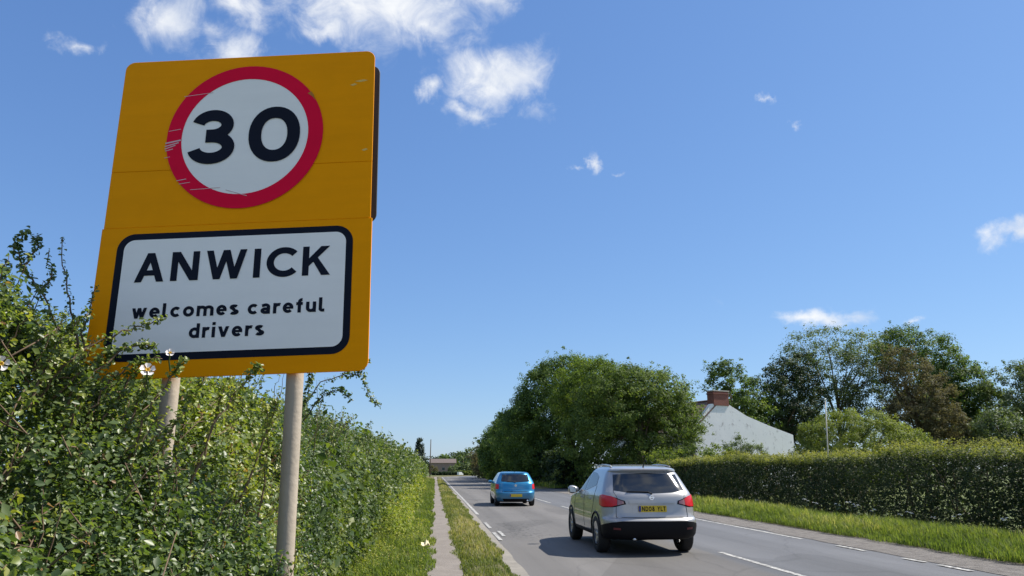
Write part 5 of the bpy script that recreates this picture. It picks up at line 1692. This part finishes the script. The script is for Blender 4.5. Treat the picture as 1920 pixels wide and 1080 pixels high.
def silver_car():
    root = empty('silver_car', (3.93, 13.62, 0), 'silver crossover car driving away with black lower bumper and yellow rear plate', 'car')
    prof = [(.27, .15, 4.10, .80), (.31, .07, 4.20, .845), (.37, .03, 4.28, .875), (.50, 0, 4.31, .892), (.60, .0, 4.31, .893), (.63, .02, 4.31, .892),
            (.655, .065, 4.30, .890), (.70, .085, 4.29, .889), (.80, .10, 4.25, .886), (.92, .115, 4.10, .878), (.98, .125, 3.75, .872), (1.03, .14, 3.30, .862), (1.08, .17, 3.10, .846), (1.12, .21, 3.02, .828),
            (1.20, .29, 2.90, .795), (1.30, .37, 2.74, .752), (1.40, .45, 2.56, .704), (1.455, .49, 2.46, .672), (1.475, .44, 2.42, .660), (1.50, .43, 2.36, .640), (1.525, .50, 2.30, .61), (1.55, .72, 2.20, .565), (1.572, 1.0, 2.05, .50), (1.588, 1.25, 1.92, .40), (1.595, 1.42, 1.8, .25)]
    car = Car(prof, .30, .55, .09, .045, 4.31)
    zs = sorted(set([.27, .29, .31, .34, .37, .43, .50, .56, .60, .615, .63, .642, .655, .675, .70, .75, .80, .86, .92, .95, .98, 1.005, 1.03, 1.055, 1.08, 1.10, 1.12, 1.16, 1.20, 1.25, 1.30, 1.35, 1.40, 1.43, 1.455, 1.465, 1.475, 1.488, 1.50, 1.512, 1.525, 1.537, 1.55, 1.561, 1.572, 1.580, 1.588, 1.595]))
    wr = .335
    W = [(sx * .775, y) for sx in (1, -1) for y in (.86, 3.49)]
    car_body(car, zs, W, .385, [M['silver'], M['black_plastic']], root, lambda c: c.z < .38)
    for x, y in W:
        wheel(root, x + (.01 if x > 0 else -.01), y, wr, .215)
    R_ = car.rear
    # lower bumper in black, wrapping to the wheel
    patch(lambda t, z: R_(abs(t), z), [(0, .31), (1, .30), (1.16, .31)], [(0, .60), (.45, .60), (.7, .575), (.92, .535), (1.16, .50)], 'rear_bumper', M['black_plastic'], root, .012, cols=26, rows=8, both=True)
    for s in (1, -1):
        patch(R_, [(.52, .45), (.66, .455)], [(.52, .485), (.66, .49)], 'reflector', M['reflector'], root, .014, mirror=s, cols=6, rows=3)
    # black arch lips
    for x, y in W:
        s = 1 if x > 0 else -1
        mb = MB(); pts = []
        for i in range(19):
            a = math.pi * i / 18
            yy, zz = y + math.cos(a) * .395, .325 + math.sin(a) * .395
            pts.append(car.flank(yy, max(zz, .29)) * np.array([s, 1, 1]))
        mb.tube([tuple(q) for q in pts], .022, 6); mb.build('arch_lip', M['black_plastic'], root, smooth=True)
        mb = MB()
    for s in (1, -1):
        patch(car.flank, [(1.27, .285), (3.08, .285)], [(1.27, .36), (3.08, .36)], 'sill_trim', M['black_plastic'], root, .012, mirror=s)
    # glass
    patch(lambda x, z: car.rear_x(x, z), [(-.66, 1.125), (-.4, 1.085), (0, 1.075), (.4, 1.085), (.66, 1.125)], [(-.60, 1.405), (0, 1.43), (.60, 1.405)], 'rear_window', M['glass'], root, .004, cols=22, rows=8)
    for s in (1, -1):
        patch(car.flank, [(1.12, 1.20), (1.95, 1.085)], [(1.20, 1.36), (1.5, 1.43), (1.95, 1.452)], 'side_window', M['glass'], root, .004, mirror=s)
        patch(car.flank, [(2.03, 1.075), (2.75, 1.045)], [(2.03, 1.45), (2.22, 1.42), (2.62, 1.10)], 'side_window', M['glass'], root, .004, mirror=s)
        # door shut lines
        for pts in ([(1.25, .66), (1.12, .80), (1.04, 1.0), (1.06, 1.19)], [(1.99, .40), (1.99, .7), (1.99, 1.07)], [(3.02, .42), (3.04, .7), (2.95, 1.0)]):
            mb = MB(); mb.tube([tuple(car.flank(*q) * np.array([s, 1, 1])) for q in resample(pts, 12)], .0045, 4); mb.build('door_seam', M['black_plastic'], root)
        for yy in (1.32, 2.2):
            patch(car.flank, [(yy, .93), (yy + .2, .935)], [(yy, .965), (yy + .2, .97)], 'door_handle', M['silver'], root, .022, mirror=s, cols=6, rows=3)
        # rear lamps: red outside, clear inner tip with a dark rim
        patch(R_, [(.40, .885), (.60, .835), (.85, .825), (1.10, .86)], [(.42, .945), (.60, 1.005), (.85, 1.045), (1.10, 1.035)], 'lamp_surround', M['black_plastic'], root, .004, mirror=s, cols=18)
        patch(R_, [(.555, .868), (.66, .842), (.9, .838), (1.04, .86), (1.10, .905)], [(.555, .975), (.66, 1.02), (.9, 1.048), (1.04, 1.04), (1.10, 1.00)], 'tail_lamp', M['lamp_red'], root, .010, mirror=s, cols=14)
        patch(R_, [(.43, .895), (.55, .866)], [(.44, .938), (.55, .972)], 'reversing_lamp', M['lamp_inner'], root, .008, mirror=s, cols=6)
        # mirrors
        mb = MB()
        v, f = [], []
        for i, (xx, sc) in enumerate(((.86, .45), (.92, .8), (.98, 1.0), (1.04, .92), (1.075, .5))):
            for k in range(12):
                a = 2 * math.pi * k / 12
                v.append((s * xx, 2.72 + math.cos(a) * .075 * sc, 1.085 + math.sin(a) * .085 * sc))
        for i in range(4):
            for k in range(12):
                f.append((i * 12 + k, i * 12 + (k + 1) % 12, (i + 1) * 12 + (k + 1) % 12, (i + 1) * 12 + k))
        f += [tuple(range(12)), tuple(48 + k for k in range(12))]
        mb.add(v, f); mr = mb.build('door_mirror', M['silver'], root, smooth=True)
        mb = MB(); mb.add([(s * .93, 2.643, 1.03), (s * 1.05, 2.643, 1.035), (s * 1.05, 2.643, 1.135), (s * .93, 2.643, 1.14)], [(0, 1, 2, 3)]); mb.build('mirror_glass', M['chrome'], mr)
        # roof rail
        mb = MB(); mb.tube([(s * .575, .80, 1.545), (s * .555, .98, 1.572), (s * .53, 1.5, 1.592), (s * .53, 2.0, 1.578), (s * .545, 2.22, 1.545)], .013, 8); mb.build('roof_rail', M['silver'], root, smooth=True)
        # tailgate seam
        pts = [(.66, .66), (.655, .80), (.64, .86), (.62, 1.0), (.665, 1.09), (.66, 1.13)]
        mb = MB(); mb.tube([tuple(car.rear_x(*q) * np.array([s, 1, 1])) for q in resample(pts, 14)], .005, 4); mb.build('tailgate_seam', M['black_plastic'], root)
    mb = MB(); mb.tube([tuple(car.rear_x(x, .662)) for x in np.linspace(-.66, .66, 12)], .005, 4); mb.build('tailgate_seam', M['black_plastic'], root)
    # plate recess and grip above it
    patch(lambda x, z: car.rear_x(x, z), [(-.36, .735), (.36, .735)], [(-.36, .878), (.36, .878)], 'plate_recess', M['silver'], root, .003, cols=10, rows=4)
    patch(lambda x, z: car.rear_x(x, z), [(-.42, .895), (.42, .895)], [(-.42, .935), (.42, .935)], 'tailgate_grip', M['silver'], root, .026, cols=12, rows=4)
    number_plate(root, car, .808, 'ND08 YLT')
    y = car.rear_x(0, 1.0)[1] - .006
    mb = MB(); mb.lathe([(.028, -.004), (.042, -.004), (.042, .004), (.028, .004), (.028, -.004)], (0, 0, 0), 'z', 24)
    em = mb.build('badge', M['chrome'], root, smooth=True, sharp=40); em.location = (0, y - .004, 1.0); em.rotation_euler = (R(83), 0, 0)
    mb = MB(); mb.box((-.05, -.009, -.005), (.05, .009, .0055)); mb.build('badge_bar', M['chrome'], em)
    # wiper, aerial, spoiler lamp
    pts = [car.rear_x(x, z) + np.array([0, -.015, 0]) for x, z in ((0.02, 1.065), (-.05, 1.10), (-.30, 1.105), (-.44, 1.10))]
    mb = MB(); mb.tube([tuple(q) for q in pts], .010, 6); mb.build('rear_wiper', M['black_plastic'], root, smooth=True)
    mb = MB(); mb.tube([(0, .62, 1.535), (0, .56, 1.60), (0, .46, 1.68)], [.016, .007, .004], 6); mb.build('aerial', M['black_plastic'], root)
    mb = MB(); mb.tube([(-.35, .25, .29), (-.35, .07, .285)], .03, 10); mb.build('exhaust_tip', M['chrome'], root, smooth=True)
    # front end
    patch(lambda x, z: car.front_x(x, z), [(-.68, 1.06), (0, 1.03), (.68, 1.06)], [(-.58, 1.46), (0, 1.49), (.58, 1.46)], 'windscreen', M['glass'], root, .004, cols=16, rows=6)
    for s in (1, -1):
        patch(lambda x, z: car.front_x(x, z), [(.45, .70), (.72, .72)], [(.45, .82), (.72, .84)], 'headlamp', M['lamp_clear'], root, .006, mirror=s, cols=8)
    patch(lambda x, z: car.front_x(x, z), [(-.42, .62), (.42, .62)], [(-.42, .78), (.42, .78)], 'grille', M['black_plastic'], root, .006)
    return root


silver_car()


def blue_car():
    root = empty('blue_car', (3.40, 32.1, 0), 'bright blue hatchback ahead of the silver crossover', 'car')
    prof = [(.17, .14, 3.80, .74), (.24, .06, 3.88, .79), (.34, .02, 3.93, .825), (.48, 0, 3.95, .845), (.56, .01, 3.95, .848), (.60, .045, 3.95, .848), (.66, .075, 3.93, .848), (.76, .09, 3.85, .845),
            (.86, .11, 3.5, .838), (.92, .13, 3.1, .83), (.97, .17, 2.92, .81), (1.02, .22, 2.84, .79), (1.1, .29, 2.74, .752), (1.2, .38, 2.58, .70), (1.28, .45, 2.45, .655), (1.32, .47, 2.38, .63), (1.345, .46, 2.32, .61), (1.37, .54, 2.25, .575), (1.395, .75, 2.1, .51), (1.41, 1.0, 1.95, .41), (1.42, 1.25, 1.75, .25)]
    car = Car(prof, .30, .5, .09, .05, 3.95)
    zs = sorted(set([.17, .2, .24, .29, .34, .41, .48, .53, .56, .58, .60, .63, .66, .71, .76, .81, .86, .89, .92, .945, .97, .995, 1.02, 1.06, 1.1, 1.15, 1.2, 1.24, 1.28, 1.3, 1.32, 1.333, 1.345, 1.358, 1.37, 1.383, 1.395, 1.403, 1.41, 1.42]))
    W = [(sx * .735, y) for sx in (1, -1) for y in (.70, 3.16)]
    car_body(car, zs, W, .335, [M['blue'], M['black_plastic']], root, lambda c: c.z < .20)
    for x, y in W:
        wheel(root, x, y, .295, .19, 6)
    R_ = car.rear
    patch(lambda x, z: car.rear_x(x, z), [(-.60, 1.0), (0, .965), (.60, 1.0)], [(-.54, 1.285), (0, 1.30), (.54, 1.285)], 'rear_window', M['glass'], root, .004, cols=18, rows=7)
    patch(lambda x, z: car.rear_x(x, z), [(-.5, .20), (.5, .20)], [(-.56, .31), (.56, .31)], 'lower_valance', M['black_plastic'], root, .008, cols=14, rows=4)
    for s in (1, -1):
        patch(R_, [(.70, .70), (.85, .69), (1.0, .705), (1.06, .73)], [(.70, .885), (.85, .905), (1.0, .91), (1.06, .89)], 'tail_lamp', M['lamp_red'], root, .008, mirror=s, cols=12)
        patch(car.flank, [(.95, 1.0), (1.75, .965)], [(1.05, 1.22), (1.3, 1.28), (1.75, 1.30)], 'side_window', M['glass'], root, .004, mirror=s)
        patch(car.flank, [(1.82, .96), (2.55, .935)], [(1.82, 1.30), (2.1, 1.27), (2.46, 1.0)], 'side_window', M['glass'], root, .004, mirror=s)
        for pts in ([(1.05, .55), (1.0, .8), (1.0, 1.0)], [(1.78, .30), (1.78, .96)], [(2.75, .32), (2.75, .8)]):
            mb = MB(); mb.tube([tuple(car.flank(*q) * np.array([s, 1, 1])) for q in resample(pts, 8)], .004, 4); mb.build('door_seam', M['black_plastic'], root)
        mb = MB(); v, f = [], []
        for i, (xx, sc) in enumerate(((.80, .45), (.88, 1.0), (.96, .9), (.99, .4))):
            for k in range(10):
                a = 2 * math.pi * k / 10
                v.append((s * xx, 2.5 + math.cos(a) * .06 * sc, .97 + math.sin(a) * .07 * sc))
        for i in range(3):
            for k in range(10):
                f.append((i * 10 + k, i * 10 + (k + 1) % 10, (i + 1) * 10 + (k + 1) % 10, (i + 1) * 10 + k))
        f += [tuple(range(10)), tuple(30 + k for k in range(10))]
        mb.add(v, f); mb.build('door_mirror', M['blue'], root, smooth=True)
        patch(lambda x, z: car.front_x(x, z), [(.42, .62), (.68, .64)], [(.42, .75), (.68, .77)], 'headlamp', M['lamp_clear'], root, .006, mirror=s, cols=8)
    patch(lambda x, z: car.rear_x(x, z), [(-.66, .585), (.66, .585)], [(-.66, .607), (.66, .607)], 'bumper_seam', M['black_plastic'], root, .001, cols=14, rows=3)
    number_plate(root, car, .44)
    mb = MB()
    y = car.rear_x(0, .83)[1] - .004
    mb.prism([(-.055, -.03), (.03, -.055), (.055, .03), (-.03, .055)], -.006, 0)
    em = mb.build('badge', M['chrome'], root); em.location = (0, y, .84)
    mb = MB(); mb.tube([tuple(car.rear_x(x, z) + np.array([0, -.014, 0])) for x, z in ((0, .96), (-.1, .99), (-.36, .995))], .009, 5); mb.build('rear_wiper', M['black_plastic'], root)
    mb = MB(); mb.tube([(0, .7, 1.385), (0, .6, 1.45), (0, .5, 1.53)], [.012, .006, .004], 5); mb.build('aerial', M['black_plastic'], root)
    mb = MB(); mb.tube([(.48, .25, .235), (.48, .03, .23)], .038, 12); mb.build('exhaust_tip', M['chrome'], root, smooth=True)
    patch(lambda x, z: car.front_x(x, z), [(-.64, .96), (0, .93), (.64, .96)], [(-.55, 1.30), (0, 1.325), (.55, 1.30)], 'windscreen', M['glass'], root, .004, cols=14, rows=5)
    return root


blue_car()

# far vehicle: tiny pale van at the bend
v_ = empty('white_van', (5.7, 188, 0), 'tiny white van far off at the bend in the road', 'van')
mb = MB(); mb.prism([(0, .35), (0, 1.75), (2.6, 1.75), (3.2, 1.15), (4.1, 1.0), (4.2, .35)], -.85, .85)
o = mb.build('body', M['white_paint'], v_); o.rotation_euler = (0, 0, R(30)); o.scale = (.3, .5, .5)

S.render.engine = 'CYCLES'
S.cycles.max_bounces = 6
S.cycles.transparent_max_bounces = 6
S.cycles.use_denoising = True
